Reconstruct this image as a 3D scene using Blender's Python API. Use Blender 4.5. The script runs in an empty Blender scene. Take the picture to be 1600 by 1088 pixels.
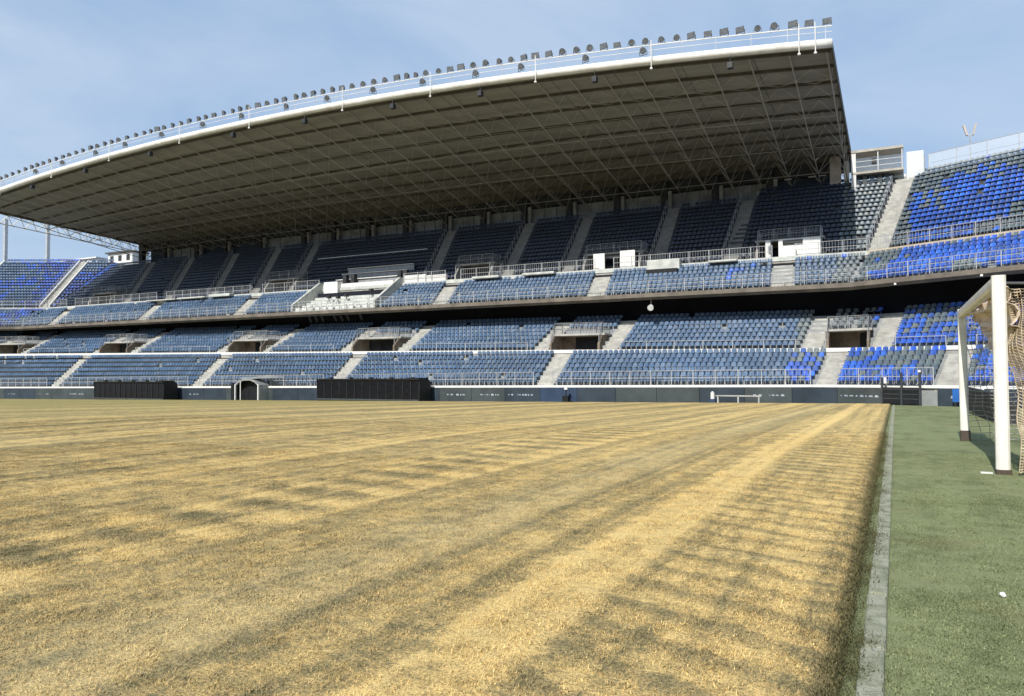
import bpy, bmesh, math, random
import numpy as np
from mathutils import Vector, Matrix, noise as mnoise
random.seed(7); rng = np.random.default_rng(7)
scene = bpy.context.scene
COL = scene.collection
R = math.radians

# ------------------------------------------------------------------ camera
cam_d = bpy.data.cameras.new('camera'); cam = bpy.data.objects.new('camera', cam_d); COL.objects.link(cam)
cam_d.sensor_width = 36.0; cam_d.lens = 36.0 * 1180 / 1600; cam_d.clip_end = 3000; cam_d.clip_start = 0.05
th, pt, eps = R(26.9), math.atan(38 / 1180), 0.0044
F = Vector((-math.sin(th) * math.cos(pt), math.cos(th) * math.cos(pt), math.sin(pt)))
RT = Vector((math.cos(th), math.sin(th), 0)); UP = RT.cross(F)
r2 = (RT - eps * UP).normalized(); u2 = (UP + eps * RT).normalized()
m = Matrix((r2, u2, -F)).transposed().to_4x4(); m.translation = (0, 0, 1.4)
cam.matrix_world = m
scene.camera = cam

# ------------------------------------------------------------------ sky, sun, exposure
SUN_DIR = Vector((-0.05, -1.0, 0.84)).normalized()         # towards the sun: behind the camera, 40 degrees up
world = bpy.data.worlds.new('World'); scene.world = world; world.use_nodes = True
wn = world.node_tree.nodes; wl = world.node_tree.links; wn.clear()
sky = wn.new('ShaderNodeTexSky'); sky.sky_type = 'NISHITA'; sky.sun_disc = False
sky.sun_elevation = R(40); sky.sun_rotation = R(180); sky.air_density = 1.0; sky.dust_density = 1.6; sky.ozone_density = 1.2
tc = wn.new('ShaderNodeTexCoord'); mp = wn.new('ShaderNodeMapping'); mp.inputs['Scale'].default_value = (1.6, 1.6, 4.5)
mp.inputs['Rotation'].default_value = (0.25, 0.35, 0.6)
nz = wn.new('ShaderNodeTexNoise'); nz.inputs['Scale'].default_value = 1.7; nz.inputs['Detail'].default_value = 6; nz.inputs['Roughness'].default_value = 0.55
nz.inputs['Distortion'].default_value = 0.5
cr = wn.new('ShaderNodeValToRGB'); cr.color_ramp.elements[0].position = 0.36; cr.color_ramp.elements[1].position = 0.74
cr.color_ramp.elements[0].color = (3.35, 4.75, 6.9, 1); cr.color_ramp.elements[1].color = (5.2, 6.3, 7.8, 1)
mixc = wn.new('ShaderNodeMixRGB'); mixc.inputs[0].default_value = 0.80
bg = wn.new('ShaderNodeBackground'); bg.inputs['Strength'].default_value = 0.12
wo = wn.new('ShaderNodeOutputWorld')
wl.new(tc.outputs['Generated'], mp.inputs['Vector']); wl.new(mp.outputs[0], nz.inputs['Vector']); wl.new(nz.outputs['Fac'], cr.inputs[0])
wl.new(cr.outputs[0], mixc.inputs[2]); wl.new(sky.outputs[0], mixc.inputs[1]); wl.new(mixc.outputs[0], bg.inputs['Color']); wl.new(bg.outputs[0], wo.inputs[0])
sd = bpy.data.lights.new('sun', 'SUN'); sd.energy = 5.0; sd.angle = R(0.5); sd.color = (1.0, 0.95, 0.86)
so = bpy.data.objects.new('sun', sd); COL.objects.link(so); so.location = (0, -40, 60)
so.rotation_euler = SUN_DIR.to_track_quat('Z', 'Y').to_euler()
vs = scene.view_settings; vs.view_transform = 'Standard'; vs.look = 'None'; vs.exposure = 0.0; vs.gamma = 1.0; vs.use_curve_mapping = False
scene.cycles.max_bounces = 6; scene.cycles.diffuse_bounces = 4; scene.cycles.use_denoising = True

# ------------------------------------------------------------------ materials
def newmat(name):
    mt = bpy.data.materials.new(name); mt.use_nodes = True
    nt = mt.node_tree; b = nt.nodes['Principled BSDF']
    return mt, nt, b
def nd(nt, t, **kw):
    n = nt.nodes.new(t)
    for k, v in kw.items():
        if k in n.inputs: n.inputs[k].default_value = v
        else: setattr(n, k, v)
    return n
def math_(nt, op, a, b=None, c=None, clamp=False):
    n = nt.nodes.new('ShaderNodeMath'); n.operation = op; n.use_clamp = clamp
    for i, v in enumerate((a, b, c)):
        if v is None: continue
        if isinstance(v, (int, float)): n.inputs[i].default_value = v
        else: nt.links.new(v, n.inputs[i])
    return n.outputs[0]
def mixrgb(nt, f, a, b, mode='MIX'):
    n = nt.nodes.new('ShaderNodeMixRGB'); n.blend_type = mode
    for i, v in enumerate((f, a, b)):
        if isinstance(v, (int, float)): n.inputs[i].default_value = v
        elif isinstance(v, tuple): n.inputs[i].default_value = (*v, 1)
        else: nt.links.new(v, n.inputs[i])
    return n.outputs[0]
def simple(name, c1, c2=None, scale=1.5, rough=0.7, metal=0.0, bump=0.0, stretch=(1, 1, 1), spec=0.3, streak=False):
    mt, nt, b = newmat(name)
    c2 = c2 or tuple(v * 0.75 for v in c1)
    tcn = nd(nt, 'ShaderNodeNewGeometry'); mpn = nd(nt, 'ShaderNodeMapping'); mpn.inputs['Scale'].default_value = stretch
    n1 = nd(nt, 'ShaderNodeTexNoise', Scale=scale, Detail=6.0, Roughness=0.62)
    nt.links.new(tcn.outputs['Position'], mpn.inputs[0]); nt.links.new(mpn.outputs[0], n1.inputs['Vector'])
    rp = nd(nt, 'ShaderNodeValToRGB'); rp.color_ramp.elements[0].position = 0.36; rp.color_ramp.elements[1].position = 0.62
    rp.color_ramp.elements[0].color = (*c2, 1); rp.color_ramp.elements[1].color = (*c1, 1)
    nt.links.new(n1.outputs['Fac'], rp.inputs[0]); nt.links.new(rp.outputs[0], b.inputs['Base Color'])
    b.inputs['Roughness'].default_value = rough; b.inputs['Metallic'].default_value = metal
    b.inputs['Specular IOR Level'].default_value = spec
    if bump:
        n2 = nd(nt, 'ShaderNodeTexNoise', Scale=scale * 9, Detail=4.0)
        bp = nd(nt, 'ShaderNodeBump', Strength=bump, Distance=0.02)
        nt.links.new(tcn.outputs['Position'], n2.inputs['Vector']); nt.links.new(n2.outputs['Fac'], bp.inputs['Height']); nt.links.new(bp.outputs[0], b.inputs['Normal'])
    return mt
M = {}
M['concrete'] = simple('concrete', (0.46, 0.45, 0.42), (0.28, 0.27, 0.25), 0.9, 0.9, bump=0.2)
M['terrace'] = simple('terrace_concrete', (0.34, 0.36, 0.37), (0.23, 0.245, 0.25), 0.7, 0.9)
M['terracedark'] = simple('terrace_shaded', (0.085, 0.092, 0.10), (0.055, 0.06, 0.068), 0.7, 0.9)  # upper rear terraces: colour darkened to deepen the shade under the roof
M['stair'] = simple('stair_concrete', (0.47, 0.465, 0.43), (0.32, 0.315, 0.295), 1.6, 0.9)
M['stairshade'] = simple('stair_concrete_shaded', (0.27, 0.27, 0.265), (0.19, 0.19, 0.185), 1.2, 0.9)  # darker copy of the stair concrete, roof shade painted into the covered aisles
M['white'] = simple('white_paint', (0.80, 0.80, 0.78), (0.68, 0.68, 0.66), 2.0, 0.5)
M['whitewash'] = simple('whitewashed_concrete', (0.58, 0.60, 0.57), (0.40, 0.42, 0.405), 1.6, 0.85, bump=0.2)
M['beam'] = simple('roof_beam_white', (0.82, 0.81, 0.78), (0.66, 0.64, 0.60), 1.0, 0.45)
M['rail'] = simple('rail_galvanised', (0.58, 0.59, 0.60), (0.42, 0.43, 0.44), 3.0, 0.45, 0.35)
M['raildark'] = simple('rail_dull', (0.40, 0.41, 0.42), (0.28, 0.29, 0.30), 3.0, 0.5, 0.3)
M['steel'] = simple('truss_steel', (0.44, 0.415, 0.36), (0.32, 0.30, 0.26), 2.0, 0.6)
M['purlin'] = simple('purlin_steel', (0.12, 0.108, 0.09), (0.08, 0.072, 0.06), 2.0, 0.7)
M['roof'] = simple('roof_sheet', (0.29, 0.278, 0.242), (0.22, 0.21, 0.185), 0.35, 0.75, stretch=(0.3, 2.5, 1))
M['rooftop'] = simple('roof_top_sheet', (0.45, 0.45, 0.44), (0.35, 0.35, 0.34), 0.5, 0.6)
M['dark'] = simple('dark_metal', (0.045, 0.047, 0.05), (0.025, 0.026, 0.03), 3.0, 0.5)
M['black'] = simple('black_sheet', (0.014, 0.015, 0.019), (0.008, 0.009, 0.011), 3.0, 0.55)
M['screenblack'] = simple('tinted_screen', (0.010, 0.011, 0.016), (0.006, 0.007, 0.010), 3.0, 0.2)
M['lamp'] = simple('lamp_housing', (0.10, 0.105, 0.11), (0.06, 0.062, 0.066), 5.0, 0.5, 0.3)
M['lens'] = simple('lamp_glass', (0.16, 0.17, 0.18), (0.08, 0.085, 0.09), 8.0, 0.15, spec=0.6)
M['column'] = simple('column_dark', (0.055, 0.057, 0.06), (0.035, 0.036, 0.038), 1.5, 0.8)
M['columnlight'] = simple('column_beige', (0.55, 0.48, 0.42), (0.42, 0.37, 0.32), 1.0, 0.85)
M['rearpanel'] = simple('rear_panel', (0.36, 0.38, 0.37), (0.20, 0.215, 0.21), 0.8, 0.7)
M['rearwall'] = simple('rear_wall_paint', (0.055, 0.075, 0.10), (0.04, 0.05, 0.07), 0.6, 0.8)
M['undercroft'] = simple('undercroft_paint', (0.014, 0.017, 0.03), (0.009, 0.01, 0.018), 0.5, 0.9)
M['lettering'] = simple('lettering_paint', (0.16, 0.19, 0.27), (0.12, 0.14, 0.2), 1.0, 0.8)
M['fascia'] = simple('fascia_concrete', (0.20, 0.175, 0.145), (0.12, 0.105, 0.09), 0.8, 0.9)
M['fascialight'] = simple('fascia_tan', (0.58, 0.50, 0.39), (0.42, 0.36, 0.28), 0.8, 0.9)
M['brownwall'] = simple('vomitory_wall', (0.24, 0.195, 0.15), (0.13, 0.105, 0.08), 1.2, 0.9, bump=0.2)
M['advert'] = simple('advert_board', (0.040, 0.055, 0.075), (0.028, 0.038, 0.052), 0.7, 0.45)
M['advertgrey'] = simple('advert_board_grey', (0.065, 0.08, 0.085), (0.045, 0.055, 0.06), 0.7, 0.5)
M['advertblue'] = simple('advert_board_blue', (0.035, 0.06, 0.11), (0.028, 0.045, 0.085), 0.7, 0.45)
M['mark'] = simple('advert_lettering', (0.42, 0.46, 0.52), (0.22, 0.26, 0.32), 2.0, 0.6)
M['gatebar'] = simple('gate_bar', (0.05, 0.06, 0.07), None, 3.0, 0.5)
M['post'] = simple('goal_white', (0.84, 0.82, 0.76), (0.72, 0.69, 0.62), 3.0, 0.4)
M['net'] = simple('goal_net_cord', (0.60, 0.50, 0.36), (0.36, 0.28, 0.19), 14.0, 0.9)
M['netgrey'] = simple('goal_net_grey', (0.42, 0.40, 0.40), (0.20, 0.18, 0.17), 9.0, 0.9)
M['netfold'] = simple('goal_net_folds', (0.74, 0.64, 0.52), (0.42, 0.33, 0.24), 2.2, 0.9, stretch=(0.8, 0.25, 9))
M['foot'] = simple('goal_foot', (0.09, 0.07, 0.055), None, 5.0, 0.8)
M['kerb'] = simple('kerb_concrete', (0.37, 0.37, 0.285), (0.20, 0.215, 0.135), 9.0, 0.95, bump=0.9)
M['tin'] = simple('cabin_white', (0.72, 0.72, 0.71), (0.6, 0.6, 0.6), 0.8, 0.6)
M['dirt'] = simple('outer_ground', (0.30, 0.27, 0.22), (0.2, 0.18, 0.15), 0.2, 0.95)

# translucent netting / banner along the top of the corner stand
def netmat(name, col, alpha):
    mt, nt, b = newmat(name); b.inputs['Base Color'].default_value = (*col, 1); b.inputs['Alpha'].default_value = alpha; b.inputs['Roughness'].default_value = 0.8
    return mt
M['screen'] = netmat('fine_screen', (0.78, 0.82, 0.84), 0.35)
M['banner'] = netmat('pale_banner', (0.80, 0.83, 0.83), 0.55)
M['glass'] = netmat('rail_screen', (0.55, 0.58, 0.62), 0.32)

# seats: colour from the mesh attribute, faded by dust
def seatmat():
    mt, nt, b = newmat('seat_plastic')
    at = nd(nt, 'ShaderNodeAttribute', attribute_name='seat_colour'); g = nd(nt, 'ShaderNodeNewGeometry')
    n1 = nd(nt, 'ShaderNodeTexNoise', Scale=4.0, Detail=4.0); nt.links.new(g.outputs['Position'], n1.inputs['Vector'])
    k = math_(nt, 'MULTIPLY', n1.outputs['Fac'], 0.22)
    c = mixrgb(nt, k, at.outputs['Color'], (0.24, 0.27, 0.30))
    nt.links.new(c, b.inputs['Base Color']); b.inputs['Roughness'].default_value = 0.36; b.inputs['Specular IOR Level'].default_value = 0.45
    return mt
M['seat'] = seatmat()

# the pitch: bleached straw with olive patches, mowing bands along y, scarifying ripples along x
def pitch_colour(nt):
    g = nd(nt, 'ShaderNodeNewGeometry'); P = g.outputs['Position']
    sx = nd(nt, 'ShaderNodeSeparateXYZ'); nt.links.new(P, sx.inputs[0]); X, Y = sx.outputs[0], sx.outputs[1]
    def noise(scale, det=4.0, rough=0.55, stretch=None):
        n = nd(nt, 'ShaderNodeTexNoise', Scale=scale, Detail=det, Roughness=rough)
        if stretch:
            mpn = nd(nt, 'ShaderNodeMapping'); mpn.inputs['Scale'].default_value = stretch
            nt.links.new(P, mpn.inputs[0]); nt.links.new(mpn.outputs[0], n.inputs['Vector'])
        else: nt.links.new(P, n.inputs['Vector'])
        return n.outputs['Fac']
    nA = noise(0.55, 5.0, 0.6); nB = noise(2.6, 5.0, 0.62); nC = noise(55.0, 4.0, 0.75); nD = noise(11.0, 4.0, 0.65)
    nS = noise(1.1, 5.0, 0.65, (1.0, 0.010, 1.0))                 # streaks along the mowing direction
    nT = noise(3.6, 5.0, 0.68, (1.0, 0.008, 1.0))
    wob = math_(nt, 'MULTIPLY_ADD', math_(nt, 'SUBTRACT', nB, 0.5), 0.45, math_(nt, 'MULTIPLY_ADD', math_(nt, 'SUBTRACT', nA, 0.5), 0.3, X))
    ramp = nd(nt, 'ShaderNodeValToRGB'); ramp.color_ramp.interpolation = 'EASE'
    t = math_(nt, 'DIVIDE', math_(nt, 'ADD', wob, 16.0), 16.0, clamp=True)
    st = [(-16, .50), (-15.2, .66), (-14.2, .46), (-12.6, .52), (-11.6, .68), (-10.4, .48), (-9.6, .60), (-8.9, .72), (-8.0, .50), (-7.1, .58), (-6.4, .56), (-5.6, .60), (-5.25, .76), (-4.9, .78), (-4.6, .55), (-4.0, .52), (-3.62, .54), (-3.45, .70), (-3.2, .64), (-2.8, .50), (-2.15, .48), (-2.0, .86), (-1.66, .96), (-1.46, .60), (-0.7, .66), (-0.36, .60), (-0.27, .15), (0, .12)]
    els = ramp.color_ramp.elements
    for i, (x, v) in enumerate(st):
        p = (x + 16) / 16
        e = els[i] if i < 2 else els.new(p)
        e.position = p; e.color = (v, v, v, 1)
    nt.links.new(t, ramp.inputs[0]); band = ramp.outputs[0]
    # stripes further out
    wv = math_(nt, 'SINE', math_(nt, 'MULTIPLY', math_(nt, 'ADD', X, math_(nt, 'MULTIPLY', nA, 2.0)), 2 * math.pi / 4.6))
    far = math_(nt, 'MULTIPLY_ADD', wv, 0.13, 0.52)
    isfar = math_(nt, 'GREATER_THAN', -16.0, X)
    base = math_(nt, 'ADD', math_(nt, 'MULTIPLY', band, math_(nt, 'SUBTRACT', 1.0, isfar)), math_(nt, 'MULTIPLY', far, isfar))
    # ripples
    def window(a, b, s):
        lo = nd(nt, 'ShaderNodeMapRange', interpolation_type='SMOOTHSTEP'); lo.inputs[1].default_value = a; lo.inputs[2].default_value = a + s
        hi = nd(nt, 'ShaderNodeMapRange', interpolation_type='SMOOTHSTEP'); hi.inputs[1].default_value = b - s; hi.inputs[2].default_value = b
        nt.links.new(wob, lo.inputs[0]); nt.links.new(wob, hi.inputs[0])
        return math_(nt, 'MULTIPLY', lo.outputs[0], math_(nt, 'SUBTRACT', 1.0, hi.outputs[0]))
    def ripple(period, wobble, slant):
        ph = math_(nt, 'ADD', math_(nt, 'ADD', math_(nt, 'MULTIPLY_ADD', X, slant, Y), math_(nt, 'MULTIPLY', nB, wobble)), math_(nt, 'MULTIPLY', nD, 0.16))
        return math_(nt, 'SINE', math_(nt, 'MULTIPLY', ph, 2 * math.pi / period))
    r1 = math_(nt, 'MULTIPLY', math_(nt, 'SUBTRACT', 0.45, math_(nt, 'MULTIPLY', math_(nt, 'MAXIMUM', math_(nt, 'ADD', ripple(0.42, 0.26, 0.40), -0.1), 0.0), 2.3)), math_(nt, 'MULTIPLY', window(-1.75, -0.1, 0.35), math_(nt, 'MULTIPLY', math_(nt, 'ADD', nB, math_(nt, 'MULTIPLY', math_(nt, 'SUBTRACT', nD, 0.5), 1.8)), 0.30)))
    r2_ = math_(nt, 'MULTIPLY', ripple(0.80, 0.45, 0.12), math_(nt, 'MULTIPLY', window(-6.9, -4.6, 0.6), 0.20))
    r3 = math_(nt, 'MULTIPLY', ripple(1.25, 1.8, 0.3), math_(nt, 'MULTIPLY', window(-12.6, -6.7, 1.2), 0.045))
    rip = math_(nt, 'ADD', math_(nt, 'ADD', r1, r2_), r3)
    v = math_(nt, 'ADD', math_(nt, 'SUBTRACT', base, 0.05), rip)
    for n_, amp in ((nA, 0.35), (nB, 0.95), (nS, 1.0), (nT, 1.35), (nD, 1.1), (nC, 2.1)):
        v = math_(nt, 'MULTIPLY_ADD', math_(nt, 'SUBTRACT', n_, 0.5), amp, v)
    cr = nd(nt, 'ShaderNodeValToRGB'); e = cr.color_ramp.elements
    e[0].position = 0.08; e[0].color = (0.185, 0.158, 0.078, 1)
    e[1].position = 0.95; e[1].color = (0.80, 0.59, 0.25, 1)
    a = e.new(0.36); a.color = (0.325, 0.265, 0.135, 1); a = e.new(0.62); a.color = (0.53, 0.385, 0.165, 1)
    nt.links.new(v, cr.inputs[0]); c = cr.outputs[0]
    # pale chalky smear of the old line, greener far side
    pale = math_(nt, 'MULTIPLY', math_(nt, 'MULTIPLY', window(-4.1, -2.7, 0.5), math_(nt, 'MULTIPLY', nB, nS)), 1.0)
    c = mixrgb(nt, pale, c, (0.56, 0.475, 0.27))
    gm = nd(nt, 'ShaderNodeMapRange', interpolation_type='SMOOTHSTEP'); gm.inputs[1].default_value = -14.0; gm.inputs[2].default_value = -48.0
    nt.links.new(X, gm.inputs[0])
    gg = math_(nt, 'MULTIPLY', gm.outputs[0], math_(nt, 'MULTIPLY_ADD', nS, 1.1, 0.05), clamp=True)
    c = mixrgb(nt, gg, c, (0.235, 0.225, 0.085))
    em = nd(nt, 'ShaderNodeMapRange'); em.inputs[1].default_value = -0.34; em.inputs[2].default_value = -0.24; nt.links.new(math_(nt, 'MULTIPLY_ADD', math_(nt, 'SUBTRACT', nD, 0.5), 0.12, X), em.inputs[0])
    c = mixrgb(nt, math_(nt, 'MULTIPLY', em.outputs[0], 0.85), c, (0.085, 0.085, 0.035))
    return g, c, rip, nC, nD
def pitchmat():
    mt, nt, b = newmat('dry_pitch'); g, c, rip, nC, nD = pitch_colour(nt)
    nt.links.new(c, b.inputs['Base Color']); b.inputs['Roughness'].default_value = 0.95; b.inputs['Specular IOR Level'].default_value = 0.1
    h = math_(nt, 'ADD', math_(nt, 'MULTIPLY', rip, 0.06), math_(nt, 'ADD', math_(nt, 'MULTIPLY', nC, 0.028), math_(nt, 'MULTIPLY', nD, 0.05)))
    bp = nd(nt, 'ShaderNodeBump', Strength=0.8, Distance=1.0); nt.links.new(h, bp.inputs['Height']); nt.links.new(bp.outputs[0], b.inputs['Normal'])
    return mt
M['pitch'] = pitchmat()
def blademat():
    mt, nt, b = newmat('dry_blades'); g, c, rip, nC, nD = pitch_colour(nt)
    oi = nd(nt, 'ShaderNodeObjectInfo')
    hs = nd(nt, 'ShaderNodeHueSaturation'); nt.links.new(c, hs.inputs['Color'])
    at = nd(nt, 'ShaderNodeAttribute', attribute_name='tint')
    nt.links.new(math_(nt, 'MULTIPLY_ADD', at.outputs['Fac'], 0.75, 0.45), hs.inputs['Value'])
    nt.links.new(hs.outputs[0], b.inputs['Base Color']); b.inputs['Roughness'].default_value = 0.8; b.inputs['Specular IOR Level'].default_value = 0.15
    return mt
M['blade'] = blademat()
def turfmat(name='artificial_turf', pile=False):
    mt, nt, b = newmat(name); g = nd(nt, 'ShaderNodeNewGeometry')
    def ns(sc, d=4.0, st=None):
        n = nd(nt, 'ShaderNodeTexNoise', Scale=sc, Detail=d, Roughness=0.6)
        if st:
            q = nd(nt, 'ShaderNodeMapping'); q.inputs['Scale'].default_value = st; nt.links.new(g.outputs['Position'], q.inputs[0]); nt.links.new(q.outputs[0], n.inputs['Vector'])
        else: nt.links.new(g.outputs['Position'], n.inputs['Vector'])
        return n.outputs['Fac']
    a, bb, cc, dd = ns(0.8, 6.0), ns(5.0, 5.0), ns(75.0, 4.0), ns(3.0, 4.0, (1, 0.12, 1))
    v = math_(nt, 'ADD', math_(nt, 'ADD', math_(nt, 'MULTIPLY', a, 0.55), math_(nt, 'MULTIPLY', bb, 0.35)), math_(nt, 'ADD', math_(nt, 'MULTIPLY', cc, 0.75), math_(nt, 'MULTIPLY', dd, 0.30)))
    rp = nd(nt, 'ShaderNodeValToRGB'); e = rp.color_ramp.elements
    e[0].position = 0.70; e[0].color = (0.088, 0.100, 0.046, 1); e[1].position = 1.0; e[1].color = (0.21, 0.235, 0.118, 1)
    k = e.new(0.90); k.color = (0.140, 0.162, 0.076, 1)
    nt.links.new(v, rp.inputs[0])
    soil = nd(nt, 'ShaderNodeMapRange'); soil.inputs[1].default_value = 0.56; soil.inputs[2].default_value = 0.74; nt.links.new(ns(1.1, 5.0), soil.inputs[0])
    c = mixrgb(nt, math_(nt, 'MULTIPLY', soil.outputs[0], 0.55), rp.outputs[0], (0.20, 0.165, 0.085))
    if pile:
        at = nd(nt, 'ShaderNodeAttribute', attribute_name='tint'); hs = nd(nt, 'ShaderNodeHueSaturation'); nt.links.new(c, hs.inputs['Color']); nt.links.new(math_(nt, 'MULTIPLY_ADD', at.outputs['Fac'], 0.55, 0.82), hs.inputs['Value']); c = hs.outputs[0]
    nt.links.new(c, b.inputs['Base Color']); b.inputs['Roughness'].default_value = 0.9; b.inputs['Specular IOR Level'].default_value = 0.15
    bp = nd(nt, 'ShaderNodeBump', Strength=0.5, Distance=0.01); nt.links.new(cc, bp.inputs['Height']); nt.links.new(bp.outputs[0], b.inputs['Normal'])
    return mt
M['turf'] = turfmat(); M['pile'] = turfmat('turf_pile', True)

# ------------------------------------------------------------------ builders
def tag(o, label=None, cat=None, group=None, kind=None):
    if label: o['label'] = label
    if cat: o['category'] = cat
    if group: o['group'] = group
    if kind: o['kind'] = kind
    return o
def empty(name, loc=(0, 0, 0), rz=0.0):
    o = bpy.data.objects.new(name, None); COL.objects.link(o); o.location = loc; o.rotation_euler = (0, 0, rz); o.empty_display_size = 0.3
    return o
def link(name, me, parent=None):
    o = bpy.data.objects.new(name, me); COL.objects.link(o)
    if parent: o.parent = parent
    return o
class MB:
    def __init__(s): s.v = []; s.f = []
    def add(s, vs, fs):
        k = len(s.v); s.v += [tuple(p) for p in vs]; s.f += [tuple(i + k for i in f) for f in fs]; return s
    def hexa(s, p):          # 8 points: bottom ring, top ring
        return s.add(p, [(3, 2, 1, 0), (4, 5, 6, 7), (0, 1, 5, 4), (1, 2, 6, 5), (2, 3, 7, 6), (3, 0, 4, 7)])
    def box(s, x0, x1, y0, y1, z0, z1):
        return s.hexa([(x0, y0, z0), (x1, y0, z0), (x1, y1, z0), (x0, y1, z0), (x0, y0, z1), (x1, y0, z1), (x1, y1, z1), (x0, y1, z1)])
    def quad(s, a, b, c, d): return s.add([a, b, c, d], [(0, 1, 2, 3)])
    def tube(s, a, b, r, n=6, r2=None, cap=True):
        a = Vector(a); b = Vector(b); d = (b - a)
        if d.length < 1e-6: return s
        d.normalize(); u = d.orthogonal().normalized(); w = d.cross(u); r2 = r if r2 is None else r2
        vs = []; 
        for c, q in ((a, r), (b, r2)):
            for i in range(n):
                t = 2 * math.pi * (i + 0.5) / n; vs.append(c + u * (math.cos(t) * q) + w * (math.sin(t) * q))
        fs = [(i, (i + 1) % n, n + (i + 1) % n, n + i) for i in range(n)]
        if cap: fs += [tuple(range(n - 1, -1, -1)), tuple(range(n, 2 * n))]
        return s.add(vs, fs)
    def bar(s, a, b, w, h):  # rectangular bar along a-b, h is vertical
        a = Vector(a); b = Vector(b); d = (b - a).normalized(); sd_ = d.cross(Vector((0, 0, 1)))
        if sd_.length < 1e-4: sd_ = Vector((1, 0, 0))
        sd_.normalize(); up = sd_.cross(d)
        p = []
        for dz in (-h / 2, h / 2):
            for c, q in ((a, -1), (a, 1), (b, 1), (b, -1)): p.append(c + sd_ * (q * w / 2) + up * dz)
        return s.hexa(p)
    def path(s, pts, r, n=6):
        for a, b in zip(pts[:-1], pts[1:]): s.tube(a, b, r, n)
        return s
    def mesh(s, name, mat=None, smooth=False):
        me = bpy.data.meshes.new(name); me.from_pydata(s.v, [], s.f)
        bm = bmesh.new(); bm.from_mesh(me); bmesh.ops.recalc_face_normals(bm, faces=bm.faces); bm.to_mesh(me); bm.free()
        if mat: me.materials.append(M[mat] if isinstance(mat, str) else mat)
        if smooth:
            for p in me.polygons: p.use_smooth = True
        return me
    def build(s, name, mat, parent=None, smooth=False, origin=None):
        if origin is not None:
            o3 = Vector(origin); s.v = [tuple(Vector(p) - o3) for p in s.v]
        o = link(name, s.mesh(name, mat, smooth), parent)
        if origin is not None: o.location = origin
        return o
def bevel(o, w=0.01, seg=2):
    md = o.modifiers.new('bevel', 'BEVEL'); md.width = w; md.segments = seg; md.limit_method = 'ANGLE'; return o

# ------------------------------------------------------------------ site geometry
BEND = R(28); TB = math.tan(R(14))
SR, SL = -3.0, -105.0
def sbr(Y): return SR + TB * (Y - 60)
def sbl(Y): return SL - TB * (Y - 60)
def W(s, Y, z=0.0):          # stand coordinates (along, depth, height) to world, bowl corners bent towards the pitch
    b = sbr(Y)
    if s > b:
        t = s - b; return Vector((b + t * math.cos(BEND), Y - t * math.sin(BEND), z))
    b = sbl(Y)
    if s < b:
        t = b - s; return Vector((b - t * math.cos(BEND), Y - t * math.sin(BEND), z))
    return Vector((s, Y, z))
def Wrot(s, Y):
    if s > sbr(Y): return -BEND
    if s < sbl(Y): return BEND
    return 0.0
def g(X, Y): return -max(Y - 14.0, 0.0) * 1.368 * (0.0124 + 0.00018 * min(120.0, max(0.0, -X)))   # level near the goal, falling gently to the far drain
def cl(s): return min(3.0, max(-112.0, s))
def z_wall(s): return 0.47 + (cl(s) + 4) * 0.0064
def z_walk(s): return 2.80 + (-8 - cl(s)) * 0.0108
YA0, TA, NA = 52.5, 0.643, 7
YB0, TBR, NB = 58.2, 0.656, 8
YC0, TC, NC = 60.35, 0.664, 7
YD0, TD, ND = 66.2, 0.668, 17
ZC0, RC, ZW, RD = 7.80, 0.385, 10.62, 0.50
def zA(i): return lambda s: z_wall(s) + 0.06 + i * (z_walk(s) - z_wall(s) - 0.06) / NA
def zB(i): return lambda s: z_walk(s) + 0.26 + i * 0.372
def zC(i): return lambda s: ZC0 + i * RC
def zD(i): return lambda s: ZW + 0.35 + i * RD
ROWS = {}
ROWS['A'] = [(YA0 + i * TA, YA0 + (i + 1) * TA, zA(i), zA(i - 1)) for i in range(NA)]
ROWS['B'] = [(YB0 + i * TBR, YB0 + (i + 1) * TBR, zB(i), zB(i - 1) if i else z_walk) for i in range(NB)]
ROWS['C'] = [(YC0 + i * TC, YC0 + (i + 1) * TC, zC(i), zC(i - 1)) for i in range(NC)]
ROWS['D'] = [(YD0 + i * TD, YD0 + (i + 1) * TD, zD(i), zD(i - 1) if i else (lambda s: ZW)) for i in range(ND)]

# aisles: (centre at the block's front, drift towards the back of the block, half width)
AISLES = {
 'A': [(-23.9, -.3, .7), (-44.5, -.5, .7), (-61.8, -.6, .7), (-84.6, -.8, .7), (-3.9, .5, .7), (3.6, 1.0, .7), (-106, -.5, .7), (13, .4, .7)],
 'B': [(-26.9, .6, .65), (-20.7, .3, .65), (-47.9, .4, .65), (-41.1, .2, .65), (-65.0, 1.1, .65), (-58.7, 1.2, .65), (-85.9, .4, .65), (-79.0, 0, .65), (-5.4, .7, .65), (-0.5, .9, .7), (-107, 0, .65), (-100.5, 0, .65), (11, .5, .65)],
 'C': [(-7.6, -.4, .75), (-22.7, -.8, .75), (-38.4, -1.2, .75), (-64.6, -1.8, .75), (-80.5, -2.2, .75), (-98, -3, .75), (-113, -2, .7), (9.5, .6, .75)],
 'D': [(-12.5, 0, .62), (-19.0, -1.0, .62), (-27.7, -1.7, .62), (-34.2, -2.2, .62), (-43.2, -3.7, .62), (-62.2, -5.6, .62), (-68.1, -6.4, .62), (-75.0, -7.4, .62), (-83.1, -8.2, .62), (-91.2, -8.4, .62), (-108.0, -6.0, .62), (-1.0, 2.3, .8), (10.2, 2.5, .62), (-121, -6, .62)],
}
SPAN = {'A': (YA0, NA * TA), 'B': (YB0, NB * TBR), 'C': (YC0, NC * TC), 'D': (YD0, ND * TD)}
def aisle_c(blk, a, Y):
    y0, d = SPAN[blk]; return a[0] + a[1] * (Y - y0) / d
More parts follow.
